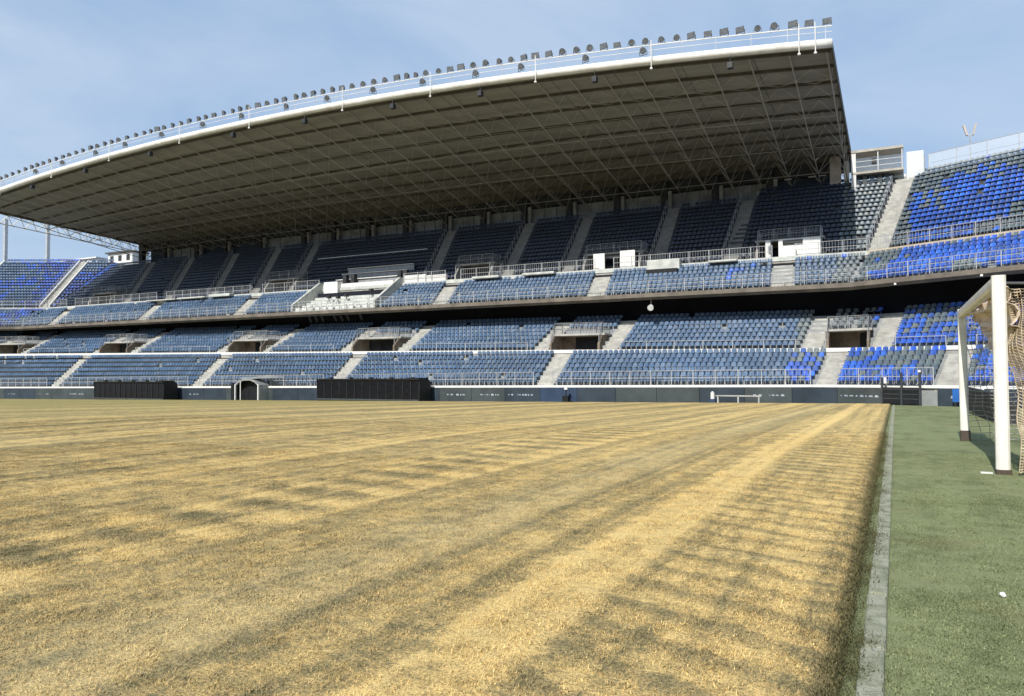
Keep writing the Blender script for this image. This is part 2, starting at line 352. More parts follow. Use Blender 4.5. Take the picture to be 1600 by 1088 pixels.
# openings: block -> (from, to, depth end)
OPEN = {'B': [(-25.9, -21.6, 60.9), (-46.9, -42.0, 60.9), (-63.6, -58.9, 60.9), (-84.9, -80.0, 60.9), (-4.3, -1.4, 60.8), (-106.2, -101.3, 60.9)],
        'D': [(-10.3, -5.3, 68.7), (-26.0, -20.6, 68.7), (-40.1, -36.1, 68.7), (-66.4, -62.0, 68.7), (-99.0, -94.5, 68.7)], 'A': [], 'C': [(-56.6, -45.9, 66)]}
def subtract(iv, cuts):
    out = [iv]
    for a, b in cuts:
        nx = []
        for p, q in out:
            if b <= p or a >= q: nx.append((p, q)); continue
            if a > p: nx.append((p, a))
            if b < q: nx.append((b, q))
        out = nx
    return out
XCUT, NDM = -11.6, 15        # the covered part ends two rows lower, under the rear gallery
LIM = {'main': (lambda Y: sbl(Y), lambda Y: sbr(Y)), 'right': (lambda Y: sbr(Y), lambda Y: 26.0), 'left': (lambda Y: -132.0, lambda Y: sbl(Y))}

def terrace(blk, sec, extra=()):
    mb = MB()
    lo, hi = LIM[sec]
    for (y0, y1, zf, zp) in ROWS[blk]:
        cuts = [(a, b) for a, b, ye in OPEN[blk] if y0 < ye]
        cuts += list(extra)
        if blk == 'D' and sec == 'main' and y0 > YD0 + (NDM - .5) * TD: cuts.append((-200, XCUT))
        l, h = lo((y0 + y1) / 2), hi((y0 + y1) / 2)
        l0, h0 = lo(y0), hi(y0); l1, h1 = lo(y1), hi(y1)
        for p, q in subtract((l, h), cuts):
            n = max(1, int((q - p) / 12))
            for k in range(n):
                a = p + (q - p) * k / n; b = p + (q - p) * (k + 1) / n
                a0, a1 = (l0, l1) if a == l else (a, a); b0, b1 = (h0, h1) if b == h else (b, b)
                def Wc(s, Y, z, sec=sec):
                    return W(s, Y, z)
                mb.quad(Wc(a0, y0, zf(a)), Wc(b0, y0, zf(b)), Wc(b1, y1, zf(b)), Wc(a1, y1, zf(a)))
                mb.quad(Wc(a0, y0, zp(a) - 0.1), Wc(b0, y0, zp(b) - 0.1), Wc(b0, y0, zf(b)), Wc(a0, y0, zf(a)))
    return mb

# ---- seats -----------------------------------------------------------------
def seat_shape():
    mb = MB(); w = 0.195
    # tip-up shell: pan with rolled front edge, curved back with rounded top
    pan = [(-0.36, 0.32), (-0.33, 0.365), (-0.05, 0.34), (0.0, 0.35)]
    for (ya, za), (yb, zb_) in zip(pan[:-1], pan[1:]): mb.quad((-w, ya, za), (w, ya, za), (w, yb, zb_), (-w, yb, zb_))
    mb.quad((-w, -0.36, 0.28), (w, -0.36, 0.28), (w, -0.36, 0.32), (-w, -0.36, 0.32))
    mb.quad((-w, -0.36, 0.28), (-w, 0.0, 0.30), (w, 0.0, 0.30), (w, -0.36, 0.28))
    for sx in (-1, 1): mb.quad((sx * w, -0.36, 0.28), (sx * w, -0.33, 0.365), (sx * w, 0, 0.35), (sx * w, 0, 0.30))
    xs = [-w, -0.09, 0.09, w]; dy = [-0.035, 0.0, 0.0, -0.035]; top = [0.58, 0.64, 0.64, 0.58]
    for i in range(3):
        mb.quad((xs[i], dy[i], 0.34), (xs[i + 1], dy[i + 1], 0.34), (xs[i + 1], dy[i + 1] + 0.05, top[i + 1]), (xs[i], dy[i] + 0.05, top[i]))
        mb.quad((xs[i], dy[i] + 0.05, top[i]), (xs[i + 1], dy[i + 1] + 0.05, top[i + 1]), (xs[i + 1], dy[i + 1] + 0.12, top[i + 1] - 0.01), (xs[i], dy[i] + 0.12, top[i] - 0.01))
    mb.quad((-w, 0.085, top[0] - 0.01), (w, 0.085, top[3] - 0.01), (w, 0.01, 0.34), (-w, 0.01, 0.34))
    mb.add([(-0.03, -0.02, 0.02), (0.03, -0.02, 0.02), (0.03, -0.02, 0.32), (-0.03, -0.02, 0.32)], [(0, 1, 2, 3)])
    return mb
SEAT = seat_shape(); SEAT.v = [(x * .92, y * .86, z * .90) for x, y, z in SEAT.v]; SV = np.array(SEAT.v, dtype=np.float32)
SLOOP = np.array([i for f in SEAT.f for i in f], dtype=np.int32); NF = len(SEAT.f); assert all(len(f) == 4 for f in SEAT.f)
NAVY = [(0.036, 0.088, 0.180), (0.042, 0.098, 0.195), (0.055, 0.112, 0.21), (0.085, 0.140, 0.23)]
NAVY_SHADED = [(0.010, 0.021, 0.052), (0.012, 0.024, 0.058), (0.015, 0.029, 0.066)]   # the same navy under the roof, with the shade put into its colour
SLATE = [(0.085, 0.120, 0.150), (0.105, 0.140, 0.155), (0.075, 0.110, 0.145), (0.13, 0.155, 0.16)]
BLUE = [(0.012, 0.078, 0.42), (0.014, 0.095, 0.52), (0.018, 0.075, 0.34), (0.018, 0.125, 0.58)]
def seat_colour(blk, s, Y):
    r = random.random()
    n = mnoise.noise(Vector((s * 0.17, Y * 0.24, 3.1 if blk in 'AB' else 8.7)))
    if s > -6.6 and blk in 'AB':
        thr = 0.05 if s < -4.0 else (-0.30 if blk == 'A' else -0.14)
        if blk == 'B' and s < -1: thr = 0.5
        if blk == 'A' and -6.4 < s < -4.4: thr = -0.35
        if n + (r - 0.5) * 0.85 > thr: return random.choice(BLUE)
        return random.choice(SLATE)
    if s > -4.0 and blk in 'CD':
        thr = 0.0 if blk == 'C' else (0.9 if s < 1.5 else (0.12 if s < 4.2 else -0.12))
        if n + (r - 0.5) * 0.5 > thr: return random.choice(BLUE)
        return random.choice(SLATE)
    if blk == 'C' and -12 < s <= -4.0 and n + (r - .5) * .4 > 0.4: return random.choice(BLUE)
    if s < -107 and blk in 'CD': return random.choice(BLUE if r > .7 else [(0.02, 0.055, 0.24), (0.025, 0.06, 0.20), (0.02, 0.05, 0.29)]) if n + (r - 0.5) * 0.5 > -0.2 else random.choice(NAVY)
    return random.choice(NAVY_SHADED if blk == 'D' else NAVY)
def seat_spots(blk, sec):
    lo, hi = LIM[sec]; out = []
    for ri, (y0, y1, zf, zp) in enumerate(ROWS[blk]):
        ym = y1 - 0.115
        cuts = [(a - 0.35, b + 0.35) for a, b, ye in OPEN[blk] if y0 < ye]
        if blk == 'D' and sec == 'main' and y0 > YD0 + (NDM - .5) * TD: cuts.append((-200, XCUT))
        for a in AISLES[blk]:
            c = aisle_c(blk, a, (y0 + y1) / 2); cuts.append((c - a[2] - 0.12, c + a[2] + 0.12))
        for p, q in subtract((lo(ym) + 0.15, hi(ym) - 0.15), cuts):
            n = int((q - p) / 0.425)
            if n < 1: continue
            st = (q - p) / n
            for k in range(n):
                s = p + (k + 0.5) * st
                if random.random() < 0.010: continue
                out.append((s, ym, zf(s), blk))
    return out
def seat_block(spots, parent):
    n = len(spots)
    pos = np.zeros((n, 3), np.float32); rot = np.zeros(n, np.float32); colr = np.zeros((n, 4), np.float32)
    for i, (s, Y, z, blk) in enumerate(spots):
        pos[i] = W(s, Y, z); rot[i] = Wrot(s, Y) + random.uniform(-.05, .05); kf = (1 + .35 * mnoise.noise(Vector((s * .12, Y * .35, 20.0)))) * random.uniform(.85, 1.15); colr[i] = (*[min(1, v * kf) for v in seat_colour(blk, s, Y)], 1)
    c, sn = np.cos(rot)[:, None], np.sin(rot)[:, None]
    vx = c * SV[None, :, 0] - sn * SV[None, :, 1] + pos[:, :1]; vy = sn * SV[None, :, 0] + c * SV[None, :, 1] + pos[:, 1:2]; vz = SV[None, :, 2] + pos[:, 2:3]
    V = np.stack([vx, vy, vz], -1).reshape(-1, 3)
    nv = len(SV); L = (SLOOP[None, :] + (np.arange(n, dtype=np.int32) * nv)[:, None]).reshape(-1)
    me = bpy.data.meshes.new('seating'); me.vertices.add(len(V)); me.vertices.foreach_set('co', V.reshape(-1))
    me.loops.add(len(L)); me.loops.foreach_set('vertex_index', L)
    me.polygons.add(n * NF); me.polygons.foreach_set('loop_start', np.arange(0, n * NF * 4, 4, dtype=np.int32)); me.polygons.foreach_set('loop_total', np.full(n * NF, 4, np.int32))
    at = me.attributes.new('seat_colour', 'FLOAT_COLOR', 'POINT'); at.data.foreach_set('color', np.repeat(colr, nv, axis=0).reshape(-1))
    me.update(); me.validate(); me.materials.append(M['seat'])
    o = link('seating', me, parent); o['kind'] = 'stuff'; return o
SEATMESH = {}
def single_seat(spot, parent):
    s, Y, z, blk = spot; c = seat_colour(blk, s, Y)
    if c not in SEATMESH:
        me = SEAT.mesh('seat', 'seat'); at = me.attributes.new('seat_colour', 'FLOAT_COLOR', 'POINT')
        at.data.foreach_set('color', np.tile(np.array((*c, 1), np.float32), len(me.vertices))); SEATMESH[c] = me
    o = link('seat', SEATMESH[c], parent); o.location = W(s, Y, z); o.rotation_euler = (0, 0, Wrot(s, Y) + random.uniform(-.04, .04)); return o

# ---- railings --------------------------------------------------------------
POSTS = {}
def railing(parent, pts, h=1.0, spacing=1.5, levels=(1.0,), r=0.025, mat='rail', picket=0.0, screen=None, pr=0.03, name='railing'):
    pts = [Vector(p) for p in pts]; mb = MB()
    for lv in levels:
        for a, b in zip(pts[:-1], pts[1:]): mb.tube(a + Vector((0, 0, h * lv)), b + Vector((0, 0, h * lv)), r, 5)
    spots = []
    for a, b in zip(pts[:-1], pts[1:]):
        n = max(1, round((b - a).length / spacing))
        for k in range(n + 1):
            p = a.lerp(b, k / n)
            if not spots or (spots[-1] - p).length > 0.05: spots.append(p)
        if picket:
            k = max(1, int((b - a).length / picket))
            for i in range(k):
                p = a.lerp(b, (i + .5) / k); mb.tube(p + Vector((0, 0, h * 0.08)), p + Vector((0, 0, h * levels[0])), 0.011, 4, cap=False)
    o = mb.build(name, mat, parent)
    key = (h, pr, mat)
    if key not in POSTS: POSTS[key] = MB().tube((0, 0, 0), (0, 0, h * 1.02), pr, 6).mesh('post', mat)
    for p in spots:
        q = link('post', POSTS[key], o); q.location = p
    if screen:
        sb = MB()
        for a, b in zip(pts[:-1], pts[1:]):
            sb.quad(a + Vector((0, 0, h * .1)), b + Vector((0, 0, h * .1)), b + Vector((0, 0, h * .95)), a + Vector((0, 0, h * .95)))
        sb.build('screen', screen, o)
    return o
def Wline(s0, s1, Y, zf, step=6.0):
    n = max(1, int(abs(s1 - s0) / step)); out = [W(s0 + (s1 - s0) * k / n, Y, zf(s0 + (s1 - s0) * k / n)) for k in range(n + 1)]
    return out

# ---- stairs ----------------------------------------------------------------
def stair(parent, blk, a, mat='stair'):
    mb = MB()
    for (y0, y1, zf, zp) in ROWS[blk]:
        if blk == 'D' and -105 < a[0] < XCUT and y0 > YD0 + (NDM - .5) * TD: continue
        c = aisle_c(blk, a, y0); c2 = aisle_c(blk, a, y1); w = a[2]; z, zq = zf(c), zp(c)
        def hx(ca, cb, ya, yb, za, zb_):
            mb.hexa([W(ca - w, ya, za), W(ca + w, ya, za), W(cb + w, yb, za), W(cb - w, yb, za), W(ca - w, ya, zb_), W(ca + w, ya, zb_), W(cb + w, yb, zb_), W(cb - w, yb, zb_)])
        dy = y1 - y0; cm = aisle_c(blk, a, y0 - dy * .48)
        if not (blk == 'C' and y0 < YC0 + .1): hx(cm, c, y0 - dy * .48, y0 - .003, zq - .05, zq + (z - zq) * .5)
        hx(c, c2, y0 - .003, y1, zq, z + .012)
    return mb.build('stair_flight', mat, parent)

# ------------------------------------------------------------------ ground, apron, pitch
def sheet(name, xs, ys, zf, mat):
    vs = [(x, y, zf(x, y)) for y in ys for x in xs]; nx = len(xs)
    fs = [(j * nx + i, j * nx + i + 1, (j + 1) * nx + i + 1, (j + 1) * nx + i) for j in range(len(ys) - 1) for i in range(nx - 1)]
    me = bpy.data.meshes.new(name); me.from_pydata(vs, [], fs); me.materials.append(M[mat]); 
    for p in me.polygons: p.use_smooth = True
    o = link(name, me); o['kind'] = 'structure'; return o
sheet('ground', [-1500, -300, -120, 0, 60, 300, 1500], [-1500, -300, -60, 60, 140, 400, 1500], lambda x, y: -3.2, 'dirt')
xs = list(np.linspace(-135, -20, 24)) + list(np.linspace(-18, 40, 30)); ys = list(np.linspace(-30, 0, 8)) + list(np.linspace(1, 53.5, 60))
sheet('artificial_turf_apron', xs, ys, lambda x, y: g(x, y), 'turf')
def pz(x, y):
    e = 0.018 * mnoise.noise(Vector((y * 1.7, 5.0, 0))) + 0.014 * mnoise.noise(Vector((y * 6.0, 9.0, 0)))
    d = -x - 0.165 + e
    t = min(1.0, max(0.0, d / 0.20)); sh = t * t * (3 - 2 * t)
    rip = 0.0
    if -1.7 < x < -0.25 and y < 25: rip = 0.010 * math.sin(2 * math.pi * (y + 0.42 * x + 0.2 * mnoise.noise(Vector((x, y, 0)) * 2)) / 0.40)
    return g(x, y) - 0.03 + 0.10 * sh + rip + 0.008 * mnoise.noise(Vector((x * 1.3, y * 1.3, 1.0)))
xs = list(-np.geomspace(119, 8, 26)) + list(np.linspace(-7.7, -1.8, 30)) + list(np.linspace(-1.7, -0.5, 10)) + [-.42, -.38, -.35, -.32, -.29, -.26, -.23, -.20, -.17]
ys = [-25, -15, -8, -3] + list(np.arange(0, 20, 0.08)) + list(np.linspace(20.2, 49.9, 80))
sheet('pitch', xs, ys, pz, 'pitch')

# kerb of short concrete blocks between pitch and apron
kerb = empty('kerb', (-0.12, 0, 0)); tag(kerb, kind='structure')
kb = MB().box(-0.055, 0.055, 0.003, 0.985, -0.12, 0.0).mesh('kerb_stone', 'kerb')
for i in range(-2, 49):
    o = link('kerb_stone', kb, kerb); y = i * 1.0 + 0.21
    o.location = (random.uniform(-.003, .003) , y, g(0, y + .5) + 0.028 + random.uniform(-.007, .007)); o.rotation_euler = (-0.017 if y > 14 else 0, 0, random.uniform(-.006, .006))
    bevel(o, 0.012)

# dry grass blades over the near part of the pitch (instances of a few tufts)
def tuft_mesh(seed, mat='blade', n_=46, hs=(.004, .012)):
    r = random.Random(seed); vs, fs, tn = [], [], []
    for k in range(n_):
        x, y = r.gauss(0, .055), r.gauss(0, .055); a = r.uniform(0, 6.28); h = r.uniform(*hs); w = r.uniform(.0014, .003); ln = r.uniform(.3, 2.2) * h
        k0 = len(vs); dx, dy = math.cos(a), math.sin(a)
        vs += [(x - dy * w, y + dx * w, -.004), (x + dy * w, y - dx * w, -.004), (x + dx * ln, y + dy * ln, h)]; fs.append((k0, k0 + 1, k0 + 2)); q = r.random(); tn += [q] * 3
    me = bpy.data.meshes.new('grass_tuft'); me.from_pydata(vs, [], fs); me.materials.append(M[mat])
    at = me.attributes.new('tint', 'FLOAT', 'POINT'); at.data.foreach_set('value', tn); return me
hold = bpy.data.collections.new('tuft_sources')
for k in range(6):
    hold.objects.link(bpy.data.objects.new('grass_tuft', tuft_mesh(k)))
pts = []
# density falls with distance from the nearest standing place
for (x0, x1, y0, y1, n) in ((-9, -.27, .8, 5, 9500), (-14, -.27, 5, 10, 11000), (-22, -.27, 10, 18, 9000)):
    xx = rng.uniform(x0, x1, n); yy = rng.uniform(y0, y1, n)
    pts += [(x, y, pz(x, y)) for x, y in zip(xx, yy)]
for i in range(2600):
    y = .8 + 19 * random.random() ** 1.6; x = -.30 + random.gauss(0, .05)
    if x > -.26: continue
    pts.append((x, y, pz(x, y)))
hold2 = bpy.data.collections.new('pile_sources')
for k in range(5): hold2.objects.link(bpy.data.objects.new('pile_tuft', tuft_mesh(50 + k, 'pile', 60, (.004, .009))))
pp = []
for (x0, x1, y0, y1, n) in ((-.04, 3.2, 2.2, 5.5, 5200), (-.04, 4.2, 5.5, 10, 4200), (-.04, 5, 9, 15, 2200)):
    pp += [(x, y, g(x, y)) for x, y in zip(rng.uniform(x0, x1, n), rng.uniform(y0, y1, n))]
pm2 = bpy.data.meshes.new('turf_pile'); pm2.from_pydata(pp, [], []); pile = link('turf_pile', pm2); pile['kind'] = 'stuff'; pile['label'] = 'short green synthetic fibres of the near apron'
for i in range(420):      # grass creeping over the kerb edge
    y = 1.2 + 16 * random.random() ** 1.5
    if mnoise.noise(Vector((y * 1.1, 2.0, 0))) > .05: pts.append((-.19 + random.gauss(0, .02), y, g(0, y) + .026))
ng = None
def scatter(o, hold):
  ng = bpy.data.node_groups.new('scatter_tufts', 'GeometryNodeTree')
  ng.interface.new_socket('Geometry', in_out='INPUT', socket_type='NodeSocketGeometry'); ng.interface.new_socket('Geometry', in_out='OUTPUT', socket_type='NodeSocketGeometry')
  gi = ng.nodes.new('NodeGroupInput'); go = ng.nodes.new('NodeGroupOutput')
  ci = ng.nodes.new('GeometryNodeCollectionInfo'); ci.inputs['Collection'].default_value = hold; ci.inputs['Separate Children'].default_value = True; ci.inputs['Reset Children'].default_value = True
  ip = ng.nodes.new('GeometryNodeInstanceOnPoints'); ip.inputs['Pick Instance'].default_value = True
  rv = ng.nodes.new('FunctionNodeRandomValue'); rv.data_type = 'FLOAT_VECTOR'; rv.inputs['Min'].default_value = (-.1, -.1, 0); rv.inputs['Max'].default_value = (.1, .1, 6.28)
  rs = ng.nodes.new('FunctionNodeRandomValue'); rs.data_type = 'FLOAT'; rs.inputs['Min'].default_value = .6; rs.inputs['Max'].default_value = 1.35
  # float random sockets are index 2,3
  rs.inputs[2].default_value = .6; rs.inputs[3].default_value = 1.35
  ng.links.new(gi.outputs[0], ip.inputs['Points']); ng.links.new(ci.outputs[0], ip.inputs['Instance']); ng.links.new(rv.outputs[0], ip.inputs['Rotation']); ng.links.new(rs.outputs[1], ip.inputs['Scale']); ng.links.new(ip.outputs[0], go.inputs[0])
  md = o.modifiers.new('tufts', 'NODES'); md.node_group = ng


pm = bpy.data.meshes.new('dry_grass'); pm.from_pydata(pts, [], []); grass = link('dry_grass', pm); grass['kind'] = 'stuff'
grass['label'] = 'short bleached grass blades standing on the near pitch'
scatter(grass, hold); scatter(pile, hold2)

# ------------------------------------------------------------------ the three stands
stand = empty('grandstand', (-54, 60, -1)); tag(stand, 'long covered grandstand with navy seats and a deep overhanging roof', 'grandstand')
rcor = empty('corner_stand', (4, 56, -1)); tag(rcor, 'open corner stand of bright blue and slate seats behind the goal', 'stand')
lcor = empty('corner_stand', (-112, 56, -1)); tag(lcor, 'distant open corner stand with blue seats beyond the roof at the far end', 'stand')
SECT = {'main': stand, 'right': rcor, 'left': lcor}
def under(o, parent):       # keep world placement under an empty that is not at the origin
    o.parent = parent; o.matrix_parent_inverse = Matrix.Translation(-parent.location); return o
_link0 = link
def link(name, me, parent=None):
    o = bpy.data.objects.new(name, me); COL.objects.link(o)
    if parent:
        o.parent = parent
        if parent in (stand, rcor, lcor): o.matrix_parent_inverse = Matrix.Translation(-parent.location)
    return o
NAMES = {'A': 'lower_front_terrace', 'B': 'lower_rear_terrace', 'C': 'upper_front_terrace', 'D': 'upper_rear_terrace'}
ter = {}
singles = []
for sec in ('main', 'right', 'left'):
    for blk in 'ABCD':
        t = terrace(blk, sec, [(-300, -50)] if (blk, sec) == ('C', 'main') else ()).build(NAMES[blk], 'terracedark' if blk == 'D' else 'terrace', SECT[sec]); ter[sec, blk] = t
        if (blk, sec) == ('C', 'main'): terrace(blk, sec, [(-50, 300)]).build(NAMES[blk], 'terrace', SECT[sec])
        sp = seat_spots(blk, sec)
        if sec == 'right' and blk in 'AB':
            near = [p for p in sp if p[0] < (7.6 if blk == 'A' else 8.0)]; near.sort(key=lambda p: p[1]); near = near[:150]; ns = set(near)
            for p in near: single_seat(p, t)
            sp = [p for p in sp if p not in ns]
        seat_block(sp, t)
def sec_of(s, Y): return 'right' if s > sbr(Y) else ('left' if s < sbl(Y) else 'main')
for blk in 'ABCD':
    for a in AISLES[blk]:
        y0, d = SPAN[blk]; stair(SECT[sec_of(a[0], y0 + d / 2)], blk, a, 'stairshade' if blk == 'D' and -105 < a[0] < -3 else 'stair')

def slab(parent, name, mat, prof, s0f, s1f, n=10):   # prof: list of (Y, zf); closed section swept along s
    mb = MB(); k = len(prof)
    for j in range(n + 1):
        for (Y, zf) in prof:
            s = s0f(Y) + (s1f(Y) - s0f(Y)) * j / n; z = zf(s) if callable(zf) else zf; mb.v.append(tuple(W(s, Y, z)))
    for j in range(n):
        for i in range(k):
            a = j * k + i; b = j * k + (i + 1) % k; mb.f.append((a, b, b + k, a + k))
    mb.f.append(tuple(range(k))); mb.f.append(tuple(range(n * k + k - 1, n * k - 1, -1)))
    return mb.build(name, mat, parent)
for sec in ('main', 'right', 'left'):
    p = SECT[sec]; lo, hi = LIM[sec]
    # lower walkway with a white nosing
    slab(p, 'lower_walkway', 'concrete', [(57.0, lambda s: z_walk(s) - .35), (57.0, z_walk), (58.2, z_walk), (58.2, lambda s: z_walk(s) - .35)], lo, hi)
    slab(p, 'walkway_nosing', 'white', [(56.94, lambda s: z_walk(s) - .02), (56.94, lambda s: z_walk(s) + .24), (57.08, lambda s: z_walk(s) + .24), (57.08, lambda s: z_walk(s) + .004)], lo, hi)
    # front coping of the lower tier
    slab(p, 'front_coping', 'white', [(52.06, lambda s: z_wall(s) - .10), (52.06, lambda s: z_wall(s) + .06), (52.52, lambda s: z_wall(s) + .06), (52.52, lambda s: z_wall(s) - .10)], lo, hi)
    # upper tier: fascia beam, soffit, walkway
    slab(p, 'fascia', 'fascia', [(60.0, 7.50), (60.0, 7.82), (60.36, 7.82), (60.36, 7.30)], lo, hi)
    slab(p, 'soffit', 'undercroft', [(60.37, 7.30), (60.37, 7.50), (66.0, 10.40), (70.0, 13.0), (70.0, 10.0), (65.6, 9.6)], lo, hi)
    slab(p, 'upper_walkway', 'concrete', [(65.0, 10.25), (65.0, ZW), (66.2, ZW), (66.2, 10.25)], lo, hi)
    slab(p, 'upper_nosing', 'fascialight' if sec == 'right' else 'whitewash', [(64.92, ZW - .2), (64.92, ZW + .16), (65.10, ZW + .16), (65.10, ZW - .2)], lo, hi)
    # undercroft back wall
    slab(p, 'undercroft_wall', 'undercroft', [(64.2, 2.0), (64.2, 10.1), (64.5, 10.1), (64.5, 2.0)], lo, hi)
    # sealed back of the upper tier
    ytop = YD0 + ND * TD; ztop = ZW + .35 + (ND - 1) * RD
    if sec == 'main':
        yg = YD0 + NDM * TD; zg_ = ZW + .35 + (NDM - 1) * RD
        slab(p, 'rear_gallery', 'terrace', [(yg, zg_ - .4), (yg, zg_), (ytop + 2.0, zg_), (ytop + 2.0, zg_ - .4)], lo, lambda Y: XCUT)
        slab(p, 'back_walkway', 'concrete', [(ytop, ztop - .4), (ytop, ztop), (ytop + 2.0, ztop), (ytop + 2.0, ztop - .4)], lambda Y: XCUT, hi)
        slab(p, 'gallery_end_wall', 'terrace', [(yg, zg_ - .3), (yg, ztop), (ytop + 2.0, ztop + .3), (ytop + 2.0, zg_ - .3)], lambda Y: XCUT - .12, lambda Y: XCUT - .003, 1)
    else: slab(p, 'back_walkway', 'concrete', [(ytop, ztop - .4), (ytop, ztop), (ytop + 2.0, ztop), (ytop + 2.0, ztop - .4)], lo, hi)
    slab(p, 'outer_wall', 'concrete', [(ytop + 2.0, -3.2), (ytop + 2.0, ztop), (ytop + 2.4, ztop), (ytop + 2.4, -3.2)], lo, hi)
    # railings: lower front, lower walkway, upper front
    for a0, b0, Y, zf, h, spc, lv, pk, mt in (
            (lo, hi, 52.30, lambda s: z_wall(s) + .06, 1.0, 1.45, (1.0, .5), .24, 'rail'),
            (lo, hi, 60.18, lambda s: 7.86, 1.0, 1.5, (1.0, .66, .33), .30, 'rail'),
            (lo, hi, 57.9, z_walk, 0.9, 2.6, (1.0,), .0, 'rail')):
        s0, s1 = a0(Y), b0(Y)
        cuts = []
        if Y == 57.9:
            cuts = [(a[0] - 1.0, a[0] + 1.0) for a in AISLES['B']] + [(a - .2, b + .2) for a, b, _ in OPEN['B']]
            cuts += [(a[0] - .9 + a[1], a[0] + .9 + a[1]) for a in AISLES['A']]
        if Y == 52.30: cuts = [(a[0] - .8, a[0] + .8) for a in AISLES['A']]
        for q0, q1 in subtract((s0, s1), cuts):
            if q1 - q0 > 1.0: railing(p, Wline(q0, q1, Y, zf), h, spc, lv, .022, mt, pk, pr=.032)
    # upper walkway railing (guards the drop), open at the stairs
    cuts = [(a[0] + a[1] - .9, a[0] + a[1] + .9) for a in AISLES['C']] + [(-57.0, -45.6)]
    for q0, q1 in subtract((lo(65.05), hi(65.05)), cuts):
        if q1 - q0 > .8: railing(p, Wline(q0, q1, 65.0, lambda s: ZW + .14), 1.0, 1.6, (1.0, .5), .022, 'rail', .22, pr=.032)

# lettering-like strokes on the undercroft wall (too dim to read in the photograph)
for k, s in enumerate(np.linspace(-57.5, -50.5, 9)):
    if k in (3, 7): continue
    mb = MB(); x = float(s)
    mb.hexa([(x, 64.15, 7.0), (x + .28, 64.15, 7.0), (x + .28, 64.19, 7.0), (x, 64.19, 7.0), (x - .7, 64.15, 8.4), (x - .42, 64.15, 8.4), (x - .42, 64.19, 8.4), (x - .7, 64.19, 8.4)])
    mb.build('wall_lettering', 'lettering', stand)
# light fitting hanging under the fascia
mb = MB().tube((-17.9, 60.7, 6.75), (-17.9, 60.5, 6.65), .22, 10, .26).tube((-17.9, 60.75, 7.3), (-17.9, 60.7, 6.8), .03, 5); mb.build('under_tier_lamp', 'white', stand)
for s in (0.5, 6.0):
    q = W(s, 59.93, 7.32); MB().box(q.x - .07, q.x + .07, q.y - .08, q.y + .06, q.z - .0, q.z + .12).build('fascia_lamp', 'white', SECT[sec_of(s, 60)])

# handrails along the upper rear aisles
for a in AISLES['D']:
    sec = sec_of(a[0], 71)
    pts_ = []
    for i in (0, 4, 8, 11, 14):
        y = YD0 + i * TD; c = aisle_c('D', a, y) - a[2] - .05; pts_.append(W(c, y, zD(i)(c)))
    railing(SECT[sec], pts_, .95, 1.1, (1.0, .55), .022, 'rail' if sec != 'main' else 'raildark', 0, pr=.028, name='handrail')
    if sec != 'main':
        mb = MB()
        for sd_ in (-1, 1):
            P = []
            for i in range(ND):
                y = YD0 + i * TD; c = aisle_c('D', a, y) + sd_ * (a[2] + .06); P.append((c, y, zD(i)(c)))
            for (c, y, z), (c1, y1, z1) in zip(P[:-1], P[1:]):
                mb.hexa([W(c - .06, y, z - .2), W(c + .06, y, z - .2), W(c1 + .06, y1, z1 - .2), W(c1 - .06, y1, z1 - .2), W(c - .06, y, z + .28), W(c + .06, y, z + .28), W(c1 + .06, y1, z1 + .28), W(c1 - .06, y1, z1 + .28)])
        mb.build('aisle_kerb', 'white', SECT[sec])

# ---- the other sides of the ground (unseen behind and beside the standing place, added to cut low sky light)
def bank(name, pa, pb, out, label):
    pa, pb, out = Vector(pa), Vector(pb), Vector(out).normalized(); o = empty(name, (pa + pb) / 2); tag(o, label, 'stand')
    mb = MB()
    for i in range(30):
        d0, d1 = i * .9, (i + 1) * .9; z = .6 + i * .62
        mb.hexa([p + out * d + Vector((0, 0, q)) - o.location for q in (-3.2, z) for p, d in ((pa, d0), (pb, d0), (pb, d1), (pa, d1))])
    mb.build('terrace', M['seatbank'], o)
M['seatbank'] = simple('distant_seating', (0.05, 0.075, 0.13), (0.04, 0.055, 0.09), 3.0, .6)
bank('unseen_opposite_stand', (-125, -16, 0), (28, -16, 0), (0, -1, 0), 'unseen open stand facing the covered grandstand across the pitch, added to block low sky light')
bank('unseen_end_stand', (18, 40, 0), (18, -16, 0), (1, 0, 0), 'unseen open end stand behind the goal, added to block low sky light')
